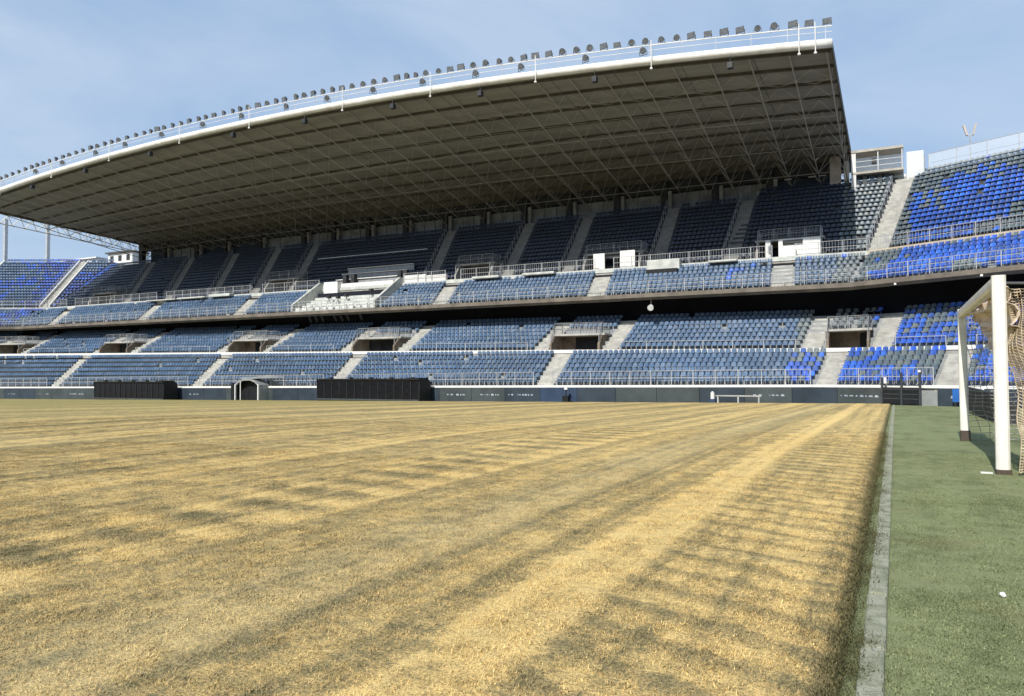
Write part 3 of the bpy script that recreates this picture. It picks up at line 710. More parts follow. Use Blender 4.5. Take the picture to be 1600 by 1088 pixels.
# ---- vomitories
def vomitory(blk, a, b, ye, idx):
    y0 = SPAN[blk][0]; sec = sec_of((a + b) / 2, y0 + 1); p = SECT[sec]
    zf = z_walk((a + b) / 2) if blk == 'B' else ZW
    h = 1.5 if blk == 'B' else 1.8
    ztop = zf + h
    side = []
    for s in (a, b):
        mb = MB(); w = .09
        yy = [y0, ye]; 
        P = [(y0, zf), (ye, zf), (ye, ztop + .12), (y0 + (ye - y0) * .35, ztop + .12), (y0, zf + .75)]
        n = len(P); mb.v = [tuple(W(s - w, y, z)) for y, z in P] + [tuple(W(s + w, y, z)) for y, z in P]
        mb.f = [tuple(range(n)), tuple(range(2 * n - 1, n - 1, -1))] + [(i, (i + 1) % n, n + (i + 1) % n, n + i) for i in range(n)]
        mb.build('vomitory_wall', 'brownwall' if blk == 'B' else 'concrete', p)
    yl = y0 + (ye - y0) * .35
    def bx(sa, sb_, ya, yb, za, zb_, name, mat):
        return MB().hexa([W(sa, ya, za), W(sb_, ya, za), W(sb_, yb, za), W(sa, yb, za), W(sa, ya, zb_), W(sb_, ya, zb_), W(sb_, yb, zb_), W(sa, yb, zb_)]).build(name, mat, p)
    bx(a - .25, b + .25, yl - .15, ye + .25, ztop, ztop + .16, 'vomitory_roof', 'stair' if blk == 'B' else 'concrete')
    bx(a, b, y0 + .01, ye, zf - .06, zf + .012, 'vomitory_floor', 'concrete')
    bx(a + .1, b - .1, ye - .1, ye + .05, zf + .0, ztop, 'vomitory_back', 'brownwall' if idx % 2 == 0 else 'dark')
    bx(a + (b - a) * .30, b - .12, ye - .16, ye - .11, zf + .02, ztop - .1, 'doorway', 'black')
    zt = ztop + .16
    railing(p, [W(a, y0 + .1, zf + .7), W(a, yl, zt), W(a, ye, zt), W(b, ye, zt), W(b, yl, zt), W(b, y0 + .1, zf + .7)], .9, 1.3, (1.0, .5), .02, 'raildark', .24, pr=.03)
    railing(p, [W(a, yl, zt), W(b, yl, zt)], .9, 1.3, (1.0, .5), .02, 'raildark', .24, pr=.03)
for blk in 'BD':
    for i, (a, b, ye) in enumerate(OPEN[blk]): vomitory(blk, a, b, ye, i)

# white screens and signs of the two right-hand upper exits
def pan(parent, s0, s1, Y0, Y1, z0, z1, name, mat):
    return MB().hexa([W(s0, Y0, z0), W(s1, Y0, z0), W(s1, Y1, z0), W(s0, Y1, z0), W(s0, Y0, z1), W(s1, Y0, z1), W(s1, Y1, z1), W(s0, Y1, z1)]).build(name, mat, parent)
pan(stand, -8.5, -5.25, 65.9, 66.02, ZW, ZW + 1.75, 'exit_screen', 'white')
pan(stand, -8.45, -7.05, 65.6, 65.72, ZW + .01, ZW + .85, 'exit_screen', 'white')
pan(stand, -9.55, -9.15, 66.0, 66.5, ZW, ZW + 1.75, 'exit_screen', 'white')
pan(stand, -24.9, -23.8, 65.9, 66.05, ZW, ZW + 1.75, 'exit_screen', 'white')
pan(stand, -22.3, -20.9, 65.9, 66.05, ZW, ZW + 1.85, 'exit_screen', 'white')
def sign(s0, s1, Y, z0, z1):
    o = pan(stand, s0, s1, Y, Y + .05, z0, z1, 'exit_sign', 'black'); x = s0 + .15
    while x < s1 - .2:
        w = random.uniform(.07, .16); MB().box(x, x + w, Y - .012, Y - .004, (z0 + z1) / 2 - .06, (z0 + z1) / 2 + .05).build('sign_lettering', 'advertgrey', o); x += w + .05
sign(-8.15, -6.6, 65.8, ZW + 1.25, ZW + 1.62); sign(-23.75, -22.4, 65.95, ZW + 1.2, ZW + 1.5)
# tarpaulin covered podiums in front of the upper walkway
for s0, s1, lift in ((-19.3, -16.4, .55), (-14.0, -11.6, .15), (-31.5, -28.2, .2), (-37.0, -34.0, .2), (-79.0, -74.2, .15), (-84.6, -80.9 + 1.6, .1), (-73.5, -70.0, .3)):
    o = pan(stand, s0, s1, 64.2, 64.9, ZW - .05 - (.35 if lift > .5 else 0), ZW + lift, 'covered_podium', 'whitewash'); bevel(o, .08, 2)
pan(stand, -19.2, -16.5, 63.7, 64.15, ZW - .75, ZW - .35, 'podium_recess', 'black')

# ---- VIP / press platform in the middle of the upper tier
xa, xb = -56.6, -45.9
steps_ = MB()
for i in range(NC):
    y0 = YC0 + i * TC; steps_.box(xa + .02, xb - .02, y0, 65.0 if i == NC - 1 else y0 + TC, ZC0 - .4 + i * .1, ZC0 + i * .34 + .1)
steps_.build('press_platform', 'whitewash', stand)
for x in (xa, xb):
    mb = MB(); P = [(60.3, 7.9), (65.2, 10.2), (65.2, 11.35), (64.6, 11.35), (60.3, 8.6)]; n = len(P)
    mb.v = [(x - .14, y, z) for y, z in P] + [(x + .14, y, z) for y, z in P]; mb.f = [tuple(range(n)), tuple(range(2 * n - 1, n - 1, -1))] + [(i, (i + 1) % n, n + (i + 1) % n, n + i) for i in range(n)]
    mb.build('platform_wall', 'whitewash', stand)
for i in range(12): pan(stand, xa + .4 + i * .88, xa + .95 + i * .88, 60.45, 60.55, 7.9, 8.3 + .1 * (i % 3), 'platform_bollard', 'white')
for x, y, z in ((-53.3, 62.3, 9.3), (-51.2, 62.6, 9.4), (-51.9, 62.1, 9.2), (-48.6, 63.4, 9.9)):
    mb = MB(); 
    for k in range(3): t = k * 2.09; mb.tube((x, y, z), (x + .28 * math.cos(t), y + .28 * math.sin(t), z - .75), .025, 5)
    mb.box(x - .16, x + .16, y - .22, y + .22, z, z + .28); mb.build('camera_tripod', 'dark', stand)
pan(stand, xa - .5, -47.0, 65.05, 65.25, ZW - .1, ZW + .55, 'press_counter', 'white'); pan(stand, -55.9, -54.0, 64.5, 65.0, ZW - .6, ZW + .75, 'press_box', 'white')
pan(stand, -45.7, -43.0, 65.15, 65.45, ZW - .1, ZW + .95, 'press_box', 'white'); pan(stand, -42.9, -40.5, 65.15, 65.4, ZW - .1, ZW + .8, 'press_box', 'white')
for i in range(3):
    y = 66.3 + i * 1.0; z = ZW + .5 + i * .75; pan(stand, -55.6, -46.6, y, y + .12, z, z + .65, 'press_desk', 'raildark'); pan(stand, -55.6, -46.6, y - .18, y - .06, z + .62, z + .70, 'desk_top', 'white')
for x in (-54.2, -53.1, -46.9, -46.2): pan(stand, x, x + .5, 65.6, 66.1, ZW, ZW + 1.6, 'press_cabinet', 'dark')
mb = MB(); mb.bar((-62.5, 71.0, 15.3), (-46.6, 71.0, 15.3), .08, .08); mb.build('row_rail', 'rail', stand)

# ------------------------------------------------------------------ roof
XR0, XR1 = -104.0, -3.4; YR, ZR = 79.2, 21.45
def roof_front(x):
    u = (x + 54) / 50.3; a = 1 - u * u; return 53.5 - 1.4 * a, 23.0 + 2.15 * a
def roof_pt(x, t, dz=0.0):       # t 0 at the back, 1 at the front edge; underside
    yf, zf_ = roof_front(x); zf_ -= .25
    return Vector((x, YR + (yf - YR) * t, ZR + (zf_ - ZR) * t + dz))
NX, NP = 20, 9
roof = MB()
for j in range(41):
    x = XR0 + (XR1 - XR0) * j / 40
    for t in (0, .5, 1): roof.v.append(tuple(roof_pt(x, t, .42)))
    for t in (1, .5, 0): roof.v.append(tuple(roof_pt(x, t, .30)))
for j in range(40):
    for i in range(6): a = j * 6 + i; b = j * 6 + (i + 1) % 6; roof.f.append((a, b, b + 6, a + 6))
roof.f += [tuple(range(6)), tuple(range(40 * 6 + 5, 40 * 6 - 1, -1))]
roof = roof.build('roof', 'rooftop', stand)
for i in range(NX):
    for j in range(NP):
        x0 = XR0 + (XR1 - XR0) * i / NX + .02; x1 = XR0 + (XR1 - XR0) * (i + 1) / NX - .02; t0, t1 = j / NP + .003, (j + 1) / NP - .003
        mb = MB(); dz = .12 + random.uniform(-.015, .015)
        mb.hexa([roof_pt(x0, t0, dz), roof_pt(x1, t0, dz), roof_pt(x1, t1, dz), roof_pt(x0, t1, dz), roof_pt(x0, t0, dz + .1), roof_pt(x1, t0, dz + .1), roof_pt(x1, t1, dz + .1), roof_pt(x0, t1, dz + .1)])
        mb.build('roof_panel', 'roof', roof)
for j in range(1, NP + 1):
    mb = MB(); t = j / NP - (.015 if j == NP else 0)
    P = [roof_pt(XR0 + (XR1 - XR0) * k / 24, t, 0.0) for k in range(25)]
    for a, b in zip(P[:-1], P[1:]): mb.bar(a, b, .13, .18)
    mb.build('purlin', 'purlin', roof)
# cross trusses: bottom chord from the column up to the roof, W bracing to the purlins
NT = 38
for i in range(NT + 1):
    x = XR0 + (XR1 - XR0) * i / NT; x = min(max(x, XR0 + .3), XR1 - .3); mb = MB(); bx_ = (XR1 - XR0) / NT / 2
    prev = None
    for j in range(0, 8):
        t = (j + .5) / NP; dep = 2.2 * (1 - j / 7.6) ** .8 if j < 7.6 else .05
        c = roof_pt(x, t, -max(dep, .18))
        if prev is not None: mb.tube(prev, c, .05, 5)
        else: mb.tube(Vector((x, 77.6, 19.6)), c, .07, 5)
        prev = c
        for dx in (-bx_, bx_):
            xx = min(max(x + dx, XR0 + .1), XR1 - .1)
            mb.tube(c, roof_pt(xx, j / NP + .001, -.02), .024, 4); mb.tube(c, roof_pt(xx, (j + 1) / NP, -.02), .024, 4)
    mb.tube(prev, roof_pt(x, .985, -.05), .05, 5)
    mb.build('cross_truss', 'steel', roof)
    if i < NT:
        for j in (1, 3, 5):
            mb = MB(); dep = 2.2 * (1 - j / 7.6) ** .8; t = (j + .5) / NP; x1 = XR0 + (XR1 - XR0) * (i + 1) / NT
            mb.tube(roof_pt(x, t, -max(dep, .18)), roof_pt(min(x1, XR1 - .3), t, -max(dep, .18)), .03, 4); mb.build('tie_rod', 'steel', roof)
# front tube and gantry rail
P = []
for k in range(61):
    x = XR0 - .1 + (XR1 - XR0 + .2) * k / 60; yf, zf_ = roof_front(x); P.append(Vector((x, yf - .25, zf_)))
mb = MB(); n = 14
for p in P:
    for i in range(n): t = 2 * math.pi * i / n; mb.v.append((p.x, p.y + .29 * math.cos(t), p.z + .29 * math.sin(t)))
for k in range(60):
    for i in range(n): a = k * n + i; b = k * n + (i + 1) % n; mb.f.append((a, b, b + n, a + n))
mb.f += [tuple(range(n)), tuple(range(60 * n + n - 1, 60 * n - 1, -1))]
mb.build('front_tube', 'beam', roof, smooth=True)
mb = MB()
for dz, r in ((1.15, .045), (.78, .02)):
    for a, b in zip(P[:-1], P[1:]): mb.tube(a + Vector((0, 0, dz)), b + Vector((0, 0, dz)), r, 5)
gant = mb.build('gantry_rail', 'beam', roof)
pm_ = MB().tube((0, 0, .3), (0, 0, 1.15), .022, 5).mesh('post', 'rail')
x = XR1 - .3
while x > XR0 + .3:
    yf, zf_ = roof_front(x); o = link('post', pm_, roof); o.name = 'gantry_post'; o.location = (x, yf - .25, zf_); x -= 2.35
for x in (-4.3, -5.3, -15.2, -24.2, -33.6, -42.6, -53.6, -63.1, -74.1, -84.5, -95.2):
    yf, zf_ = roof_front(x); MB().tube((x, yf - .72, zf_ + 1.3), (x, yf - .72, zf_ - .7), .032, 6).tube((x, yf - .72, zf_ - .7), (x, yf - .72, zf_ - .8), .10, 8).bar((x, yf - .72, zf_ + .5), (x, yf - .1, zf_ + .5), .04, .04).build('hanger_pole', 'beam', roof)
for x in (-9.8, -19.6, -29.2, -37.6, -47.2, -56.1, -68.0, -78.8, -89.0):
    yf, zf_ = roof_front(x); MB().tube((x, yf - .3, zf_ - .3), (x, yf - .3, zf_ - .75), .03, 5).box(x - .18, x + .18, yf - .5, yf - .1, zf_ - 1.15, zf_ - .75).build('loudspeaker', 'dark', roof)
# end trims
for x in (XR0 - .05, XR1 + .05):
    mb = MB(); 
    for k in range(8): mb.bar(roof_pt(x, k / 8, .15), roof_pt(x, (k + 1) / 8, .15), .10, .62)
    mb.build('end_trim', 'purlin', roof)
# rear beam, columns and rear panels
MB().box(XR0, XR1, 78.2, 78.7, 20.35, 21.5).build('rear_beam', 'column', stand)
colx = [-98.4, -91.5, -85.7, -78.9, -70.9, -65.8, -60.1, -54.3, -48.5, -43.2, -37.8, -32.2, -26.6, -21.4, -16.1, -10.8]
for x in colx:
    MB().box(x - .32, x + .32, 77.6, 78.15, 17.0, 21.3).build('column', 'column', stand)
    MB().box(x + .36, x + .72, 77.95, 78.35, 17.0, 20.4).build('pilaster', 'concrete', stand)
MB().box(-5.2, -4.25, 76.9, 77.9, 16.2, 21.6).build('column', 'columnlight', stand)
MB().box(-4.0, -3.55, 77.3, 77.9, 16.5, 21.2).build('column', 'white', stand)
for x in (-103.4,): MB().box(x - .4, x + .4, 77.4, 78.1, 17.0, 21.6).build('column', 'column', stand)
edges = [-103.0] + colx + [-5.2]
for i, (a, b) in enumerate(zip(edges[:-1], edges[1:])):
    mat = 'rearpanel' if 3 < i < len(edges) - 3 or i in (1,) else ('rearwall' if i < 4 or i > len(edges) - 3 else 'rearpanel')
    MB().box(a + .35, b - .35, 78.75, 78.9, 17.2, 20.25).build('rear_panel', mat, stand); MB().box(a, b, 78.95, 79.1, 17.0, 21.75).build('rear_backing', 'rearwall', stand)
    if mat == 'rearpanel':
        n = 3
        for k in range(n):
            u0 = a + .5 + (b - a - 1.0) * k / n; MB().box(u0, u0 + .07, 78.6, 78.74, 18.2, 20.25).build('mullion', 'raildark', stand)
for x in (-9.4, -7.2, -6.3): MB().box(x, x + .7, 78.0, 78.15, 20.2, 20.28).build('strip_lamp', 'white', stand)

# ------------------------------------------------------------------ floodlights on the gantry
def flood(kind):
    parts = {}
    mb = MB()
    if kind == 'round':
        mb.tube((0, .30, .52), (0, .12, .46), .12, 12, .26).tube((0, .12, .46), (0, -.06, .40), .26, 12, .31)
        parts['housing'] = mb; parts['lens'] = MB().tube((0, -.062, .40), (0, -.08, .394), .285, 12)
    else:
        mb.hexa([(-.2, .30, .36), (.2, .30, .36), (.2, .30, .62), (-.2, .30, .62), (-.37, -.05, .12), (.37, -.05, .12), (.37, -.12, .66), (-.37, -.12, .66)])
        parts['housing'] = mb; parts['lens'] = MB().hexa([(-.33, -.07, .16), (.33, -.07, .16), (.33, -.055, .16), (-.33, -.055, .16), (-.33, -.138, .63), (.33, -.138, .63), (.33, -.12, .63), (-.33, -.12, .63)])
    parts['yoke'] = MB().bar((-.36, .05, .42), (-.36, .05, .03), .04, .05).bar((.36, .05, .42), (.36, .05, .03), .04, .05).bar((-.38, .05, .03), (.38, .05, .03), .06, .05)
    return {k: v.mesh(k, {'housing': 'lamp', 'lens': 'lens', 'yoke': 'lamp'}[k]) for k, v in parts.items()}
FL = {'round': flood('round'), 'rect': flood('rect')}
FX = [-3.6, -4.7, -5.7, -6.89, -7.97, -9.11, -10.19, -11.3, -12.44, -13.48, -14.59, -15.74, -16.77, -17.86, -18.89, -19.97, -21.04, -22.18, -23.28, -24.41, -25.38, -26.49, -27.53, -28.75, -29.86, -30.98, -31.99, -33.09, -34.33, -35.33, -36.23, -37.2, -38.44, -39.58, -40.73, -41.91, -43.03, -44.1, -45.19, -46.29, -47.33, -48.32, -49.7, -50.72, -51.83, -52.96, -54.27, -55.31, -56.28, -57.48, -58.79, -59.95, -60.94, -62.31, -63.47, -64.75, -66.0, -67.0, -68.07, -69.08, -70.4, -71.86, -73.24, -74.42, -75.63, -76.85, -78.1, -79.48, -80.71, -81.96, -83.17, -84.52, -85.71, -86.99, -88.21, -89.33, -90.66, -92.09, -93.47, -94.74, -96.03]
RECT = {0, 1, 2, 5, 6, 7, 8, 13, 14, 18, 19, 20, 25, 26, 31, 36, 39, 42, 45, 50, 53, 57, 61, 66, 70}
def ordinal(n): return '%d%s' % (n, 'th' if 10 <= n % 100 <= 20 else {1: 'st', 2: 'nd', 3: 'rd'}.get(n % 10, 'th'))
for i, x in enumerate(FX):
    kind = 'rect' if i in RECT else 'round'; yf, zf_ = roof_front(x)
    o = empty('floodlight', (x, yf - .25, zf_ + 1.16), random.uniform(-.35, .35))
    tag(o, '%s floodlight on the roof edge rail, %s counted from the goal end' % ('rectangular' if kind == 'rect' else 'round', ordinal(i + 1)), 'floodlight', 'floodlights along the roof edge')
    sc_ = random.uniform(.70, .84)
    for k in ('housing', 'lens', 'yoke'):
        c = link(k, FL[kind][k], o); c.scale = (sc_,) * 3
for i, x in enumerate((-15.9, -20.3, -25.6, -29.6, -34.6, -39.6, -44.6, -49.4, -55.0, -60.2, -66.2, -72.0, -77.0, -83.0, -88.3)):
    yf, zf_ = roof_front(x)
    o = empty('floodlight', (x, yf - .35, zf_ + .42), random.uniform(-.8, .8)); tag(o, 'small floodlight slung below the gantry rail, %s such lamp from the goal end' % ordinal(i + 1), 'floodlight', 'floodlights slung below the gantry rail')
    for k in ('housing', 'lens', 'yoke'):
        c = link(k, FL['round'][k], o); c.scale = (.8,) * 3

# ------------------------------------------------------------------ gantry cabin and fence above the right corner
ztop = ZW + .35 + (ND - 1) * RD
cab = empty('camera_gantry', (-1.2, 77, ztop)); tag(cab, 'white roofed camera gantry beside the end of the big roof', 'gantry')
def cb(x0, x1, y0, y1, z0, z1, name, mat): 
    o = MB().box(x0, x1, y0, y1, z0, z1).build(name, mat); o.parent = cab; o.matrix_parent_inverse = Matrix.Translation(-cab.location); return o
cb(-3.3, 1.0, 75.8, 78.0, 21.45, 21.68, 'roof_slab', 'steel'); cb(-3.3, 1.0, 75.8, 78.0, 19.45, 19.65, 'floor_slab', 'steel')
cb(-3.3, 1.0, 77.8, 77.84, 19.65, 21.44, 'back_screen', 'banner')
cb(-3.3, -2.9, 75.85, 76.2, 17.5, 21.4, 'corner_post', 'tin')
for x in (-3.1, -1.1, .85): cb(x, x + .07, 75.9, 75.97, 19.65, 21.35, 'post', 'rail')
for z in (20.1, 20.6): cb(-3.1, .9, 75.91, 75.95, z, z + .04, 'rail', 'rail')
cb(-1.6, -1.2, 76.2, 76.6, 20.4, 20.9, 'loudspeaker', 'dark')
for k in range(5): cb(-3.0 + k * .62, -2.62 + k * .62, 76.3, 76.5, 17.6, 19.33, 'support_post', 'advertgrey' if k % 2 else 'rearwall')
cb(-.05, 1.2, 77.2, 77.3, 17.5, 19.33, 'stair_screen', 'tin')
fen = empty('banner_panel', (1.2, 76.4, 18.5)); tag(fen, 'pale translucent panel beside the camera gantry', 'panel')
o = MB().box(1.25, 2.6, 76.3, 76.34, 18.4, 21.1).build('sheet', 'banner'); o.parent = fen; o.matrix_parent_inverse = Matrix.Translation(-fen.location)
o = MB().tube((2.65, 76.32, 18.0), (2.65, 76.32, 20.7), .05, 6).build('post', 'raildark'); o.parent = fen; o.matrix_parent_inverse = Matrix.Translation(-fen.location)
tf = empty('mesh_fence', (8, 74, 19)); tag(tf, 'fine mesh safety fence along the top of the corner stand', 'fence')
a_pts = [W(3.2 + k * 2.4, 77.3, ztop) for k in range(10)]
mb = MB()
for a, b in zip(a_pts[:-1], a_pts[1:]): mb.tube(a + Vector((0, 0, 1.75)), b + Vector((0, 0, 1.75)), .03, 5); mb.tube(a + Vector((0, 0, .9)), b + Vector((0, 0, .9)), .012, 4)
def utf(o): o.parent = tf; o.matrix_parent_inverse = Matrix.Translation(-tf.location); return o
utf(mb.build('top_wire', 'rail'))
pmh = MB().tube((0, 0, 0), (0, 0, 1.8), .035, 6).mesh('post', 'rail')
for a in a_pts: o = link('post', pmh); o.location = a; utf(o)
for a, b in zip(a_pts[:-1], a_pts[1:]): utf(MB().quad(a + Vector((0, 0, .02)), b + Vector((0, 0, .02)), b + Vector((0, 0, 1.72)), a + Vector((0, 0, 1.72))).build('mesh_panel', 'screen'))
ms = W(6.7, 77.6, ztop + .15); mast = empty('lamp_mast', ms); tag(mast, 'slim mast with two upright lamps above the corner stand', 'lamp mast')
MB().tube((0, 0, 0), (0, 0, 2.5), .05, 8).build('pole', 'raildark', mast); MB().tube((-.28, 0, 2.45), (.28, 0, 2.45), .04, 6).build('crossarm', 'raildark', mast)
for sx in (-1, 1): MB().hexa([(sx * .22 - .07, -.15, 2.45), (sx * .22 + .07, -.15, 2.45), (sx * .22 + .07, .15, 2.45), (sx * .22 - .07, .15, 2.45), (sx * .45 - .08, -.2, 3.35), (sx * .45 + .08, -.2, 3.35), (sx * .45 + .08, .2, 3.35), (sx * .45 - .08, .2, 3.35)]).build('lamp_head', 'columnlight', mast)

# ------------------------------------------------------------------ far left: cabins, truss and columns beyond the roof
et = MB()
for k in range(16):
    a, b = roof_pt(XR0 - .1, k / 16, -.15), roof_pt(XR0 - .1, (k + 1) / 16, -.15); dn = Vector((-.5, 0, -1.15)); md_ = (a + b) / 2 + dn
    et.tube(a, md_, .05, 5).tube(md_, b, .05, 5)
    if k: et.tube(prev_, md_, .07, 5)
    prev_ = md_
et.build('end_lattice', 'beam', roof)
mast2 = empty('steel_column', (-131, 80, 10)); tag(mast2, 'grey steel column standing behind the distant corner stand', 'column')
MB().box(-.26, .26, -.26, .26, 0, 18.6).build('shaft', 'rail', mast2); MB().box(-.6, .6, -.6, .6, 18.6, 18.9).build('head_plate', 'raildark', mast2)
mast3 = empty('steel_column', (-143.5, 80, 10)); tag(mast3, 'grey steel column at the outermost edge beyond the distant corner', 'column')
MB().box(-.26, .26, -.26, .26, 0, 19.6).build('shaft', 'rail', mast3)
def cabin(loc, w, d, h, label, dark=False):
    o = empty('cabin', loc); tag(o, label, 'cabin')
    MB().box(-w / 2, w / 2, 0, d, 0, h).build('wall', 'tin', o); MB().box(-w / 2 - .25, w / 2 + .25, -.4, d, h + .003, h + .2).build('roof', 'purlin' if dark else 'white', o)
    n = max(1, int(w / 1.6))
    for k in range(n): x = -w / 2 + (k + .5) * w / n; MB().box(x - .4, x + .4, -.05, -.003, h * .35, h * .8).build('window', 'dark', o)
    return o
cabin((-111.5, 79.8, 19.0), 6.0, 3, 2.0, 'white cabin under the far end of the big roof', True)
cabin((-122.0, 80.0, 19.0), 9, 3, 1.6, 'low white cabin behind the distant blue seats')

# ------------------------------------------------------------------ perimeter wall of advertising boards
wall = empty('perimeter_wall', (-50, 52, -1)); tag(wall, 'low wall of dark advertising boards along the far side of the pitch', 'wall')
def uw(o, p=None):
    p = p or wall; o.parent = p; o.matrix_parent_inverse = Matrix.Translation(-p.location); return o
edges_ = []; s = -126.0
while s < 24: edges_.append(s); s += 3.0
for i, s0 in enumerate(edges_):
    s1 = s0 + 2.97
    if s1 > -0.4 and s0 < 1.9 and not (s0 < -2): s0, s1 = max(s0, -9), s1
    if -0.2 < (s0 + s1) / 2 < 2.2: continue
    if sbr(52) > s0 and sbr(52) < s1: pass
    mat = random.choice(['advert', 'advert', 'advert', 'advertgrey', 'advertblue']) if s0 > -40 else random.choice(['advertgrey', 'advert', 'advertgrey'])
    a0, a1 = W(s0, 52.0), W(s1, 52.0)
    za0, za1 = z_wall(s0) - .11, z_wall(s1) - .11; zb0, zb1 = g(a0.x, a0.y) - .05, g(a1.x, a1.y) - .05
    def pt_(s, dy, z): return W(s, 52.0 + dy, z)
    o = uw(MB().hexa([pt_(s0, 0, zb0), pt_(s1, 0, zb1), pt_(s1, .12, zb1), pt_(s0, .12, zb0), pt_(s0, 0, za0), pt_(s1, 0, za1), pt_(s1, .12, za1), pt_(s0, .12, za0)]).build('advert_board', mat))
    if random.random() < .42:
        x = s0 + random.uniform(.15, .8); zc = (za0 + zb0) / 2 + .05
        while x < s1 - .5:
            w = random.uniform(.06, .3); hh = random.uniform(.03, .07)
            if random.random() < .8:
                q = [pt_(x, -.012, zc - hh), pt_(x + w, -.012, zc - hh), pt_(x + w, -.004, zc - hh), pt_(x, -.004, zc - hh), pt_(x + .03, -.012, zc + hh), pt_(x + w * .8, -.012, zc + hh), pt_(x + w * .8, -.004, zc + hh), pt_(x + .03, -.004, zc + hh)]
                l = MB().hexa(q).build('board_lettering', 'mark'); l.parent = o
            x += w + random.uniform(.05, .14)
# back-up of the wall so nothing shows through
for s0f, s1f in ((lambda Y: sbl(Y), lambda Y: sbr(Y)), (lambda Y: sbr(Y), lambda Y: 26.0), (lambda Y: -132.0, lambda Y: sbl(Y))):
    uw(slab(None, 'wall_core', 'terrace', [(52.2, -3.2), (52.2, lambda s: z_wall(s) - .1), (52.5, lambda s: z_wall(s) - .1), (52.5, -3.2)], s0f, s1f))

# ------------------------------------------------------------------ dugouts and tunnel
def dugout(x0, x1, label):
    y0, y1 = 49.9, 51.6; zb = min(g(x0, 51), g(x1, 51)) + .02; h = 1.86
    o = empty('dugout', ((x0 + x1) / 2, y0, zb)); tag(o, label, 'dugout', 'team dugouts'); hw = (x1 - x0) / 2
    def bx(a, b, c, d, e, f_, n, mt): return MB().box(a, b, c, d, e, f_).build(n, mt, o)
    prof = [(0.10, 1.72), (0.0, 1.86), (0.25, h), (1.2, h + .02), (1.6, 1.7), (1.68, .0)]
    mb = MB()
    for (ya, za), (yb, zb_) in zip(prof[:-1], prof[1:]):
        mb.hexa([(-hw, ya, za), (hw, ya, za), (hw, yb, zb_), (-hw, yb, zb_), (-hw, ya, za + .05), (hw, ya, za + .05), (hw, yb + .05, zb_ + .05), (-hw, yb + .05, zb_ + .05)])
    mb.build('canopy', 'black', o)
    for sx in (-1, 1):
        P = [(.2, 0), (1.7, 0), (1.66, 1.65), (1.2, 1.87), (.25, 1.86), (.02, 1.80)]; n = len(P); mb = MB(); x = sx * (hw + .03)
        mb.v = [(x - .03, y, z) for y, z in P] + [(x + .03, y, z) for y, z in P]; mb.f = [tuple(range(n)), tuple(range(2 * n - 1, n - 1, -1))] + [(i, (i + 1) % n, n + (i + 1) % n, n + i) for i in range(n)]
        mb.build('side_panel', 'black', o)
    n = int(hw * 2 / .78)
    rib = MB().box(-.02, .02, .05, .09, .25, 1.72).mesh('rib', 'dark'); st_ = MB().box(-.25, .25, .85, 1.3, .38, .46).box(-.25, .25, 1.28, 1.36, .46, 1.15).mesh('seat', 'black')
    for k in range(n + 1): r_ = link('rib', rib, o); r_.location = (-hw + k * 2 * hw / n, 0, 0)
    for k in range(n): r_ = link('bench_seat', st_, o); r_.location = (-hw + (k + .5) * 2 * hw / n, 0, 0)
    bx(-hw, hw, .0, .06, .16, .28, 'front_rail', 'advertgrey'); bx(-hw, hw, .12, 1.6, 0, .12, 'plinth', 'black'); bx(-hw, hw, .10, .13, .29, 1.74, 'front_panel', 'screenblack')
    bx(hw - 1.0, hw + .08, -.05, 1.3, h - .02, h + .14, 'end_cap', 'black')
    for k in range(5): x = -hw + 1 + k * (2 * hw - 2) / 4; bx(x - .12, x + .12, .5, .8, h + .03, h + .2, 'roof_vent', 'dark')
    return o
dugout(-73.6, -63.2, 'long black dugout with ribbed front, farther from the goal'); dugout(-44.0, -33.6, 'long black dugout with ribbed front, nearer the goal, right of the tunnel')
zt0 = g(-52, 51)
tn = empty('players_tunnel', (-53.2, 50.9, zt0)); tn.scale = (.74, .55, .84); tag(tn, 'pale grey arched tunnel canopy with dark mouth between the two dugouts', 'tunnel')
arch = [(-2.1, 0), (-2.1, 1.75), (-1.5, 2.15), (-.6, 2.38), (.6, 2.38), (1.5, 2.15), (2.1, 1.75), (2.1, 0)]
mb = MB(); n = len(arch)
for y, k in ((0, 1.0), (2.2, 1.0)):
    mb.v += [(x, y, z) for x, z in arch] + [(x * .9, y, z * .93 if z else 0) for x, z in arch]
for i in range(n - 1):
    a, b = i, i + 1; c, d = n + i, n + i + 1; o_ = 2 * n
    mb.f += [(a, b, b + o_, a + o_), (c, d, d + o_, c + o_), (a, b, d, c), (a + o_, b + o_, d + o_, c + o_)]
mb.build('arch_canopy', 'raildark', tn)
MB().add([(x * .89, 1.2, z * .92) for x, z in arch], [tuple(range(n))]).build('tunnel_mouth', 'black', tn)
MB().add([(x * .895, .35 , z * .925) for x, z in arch] + [(x * .895, 2.0, z * .925) for x, z in arch], [(i, i + 1, n + i + 1, n + i) for i in range(n - 1)]).build('lining', 'black', tn)
MB().bar((-1.9, -.02, 0), (-1.9, -.02, 1.8), .10, .10).build('front_post', 'white', tn); MB().bar((1.95, -.02, 0), (1.95, -.02, 1.8), .12, .12).build('front_post', 'white', tn); MB().bar((-.55, -.6, 0), (-.55, -.6, 2.1), .09, .09).build('front_post', 'white', tn)
MB().hexa([(-1.2, .2, 2.42), (1.6, .2, 2.42), (3.6, 3.6, 2.5), (1.0, 3.6, 2.6), (-1.2, .2, 2.5), (1.6, .2, 2.5), (3.6, 3.6, 2.62), (1.0, 3.6, 2.75)]).build('fabric_flap', 'rearpanel', tn)
MB().box(-2.6, -2.15, -.1, 1.0, 0, 1.95).build('side_box', 'black', tn)
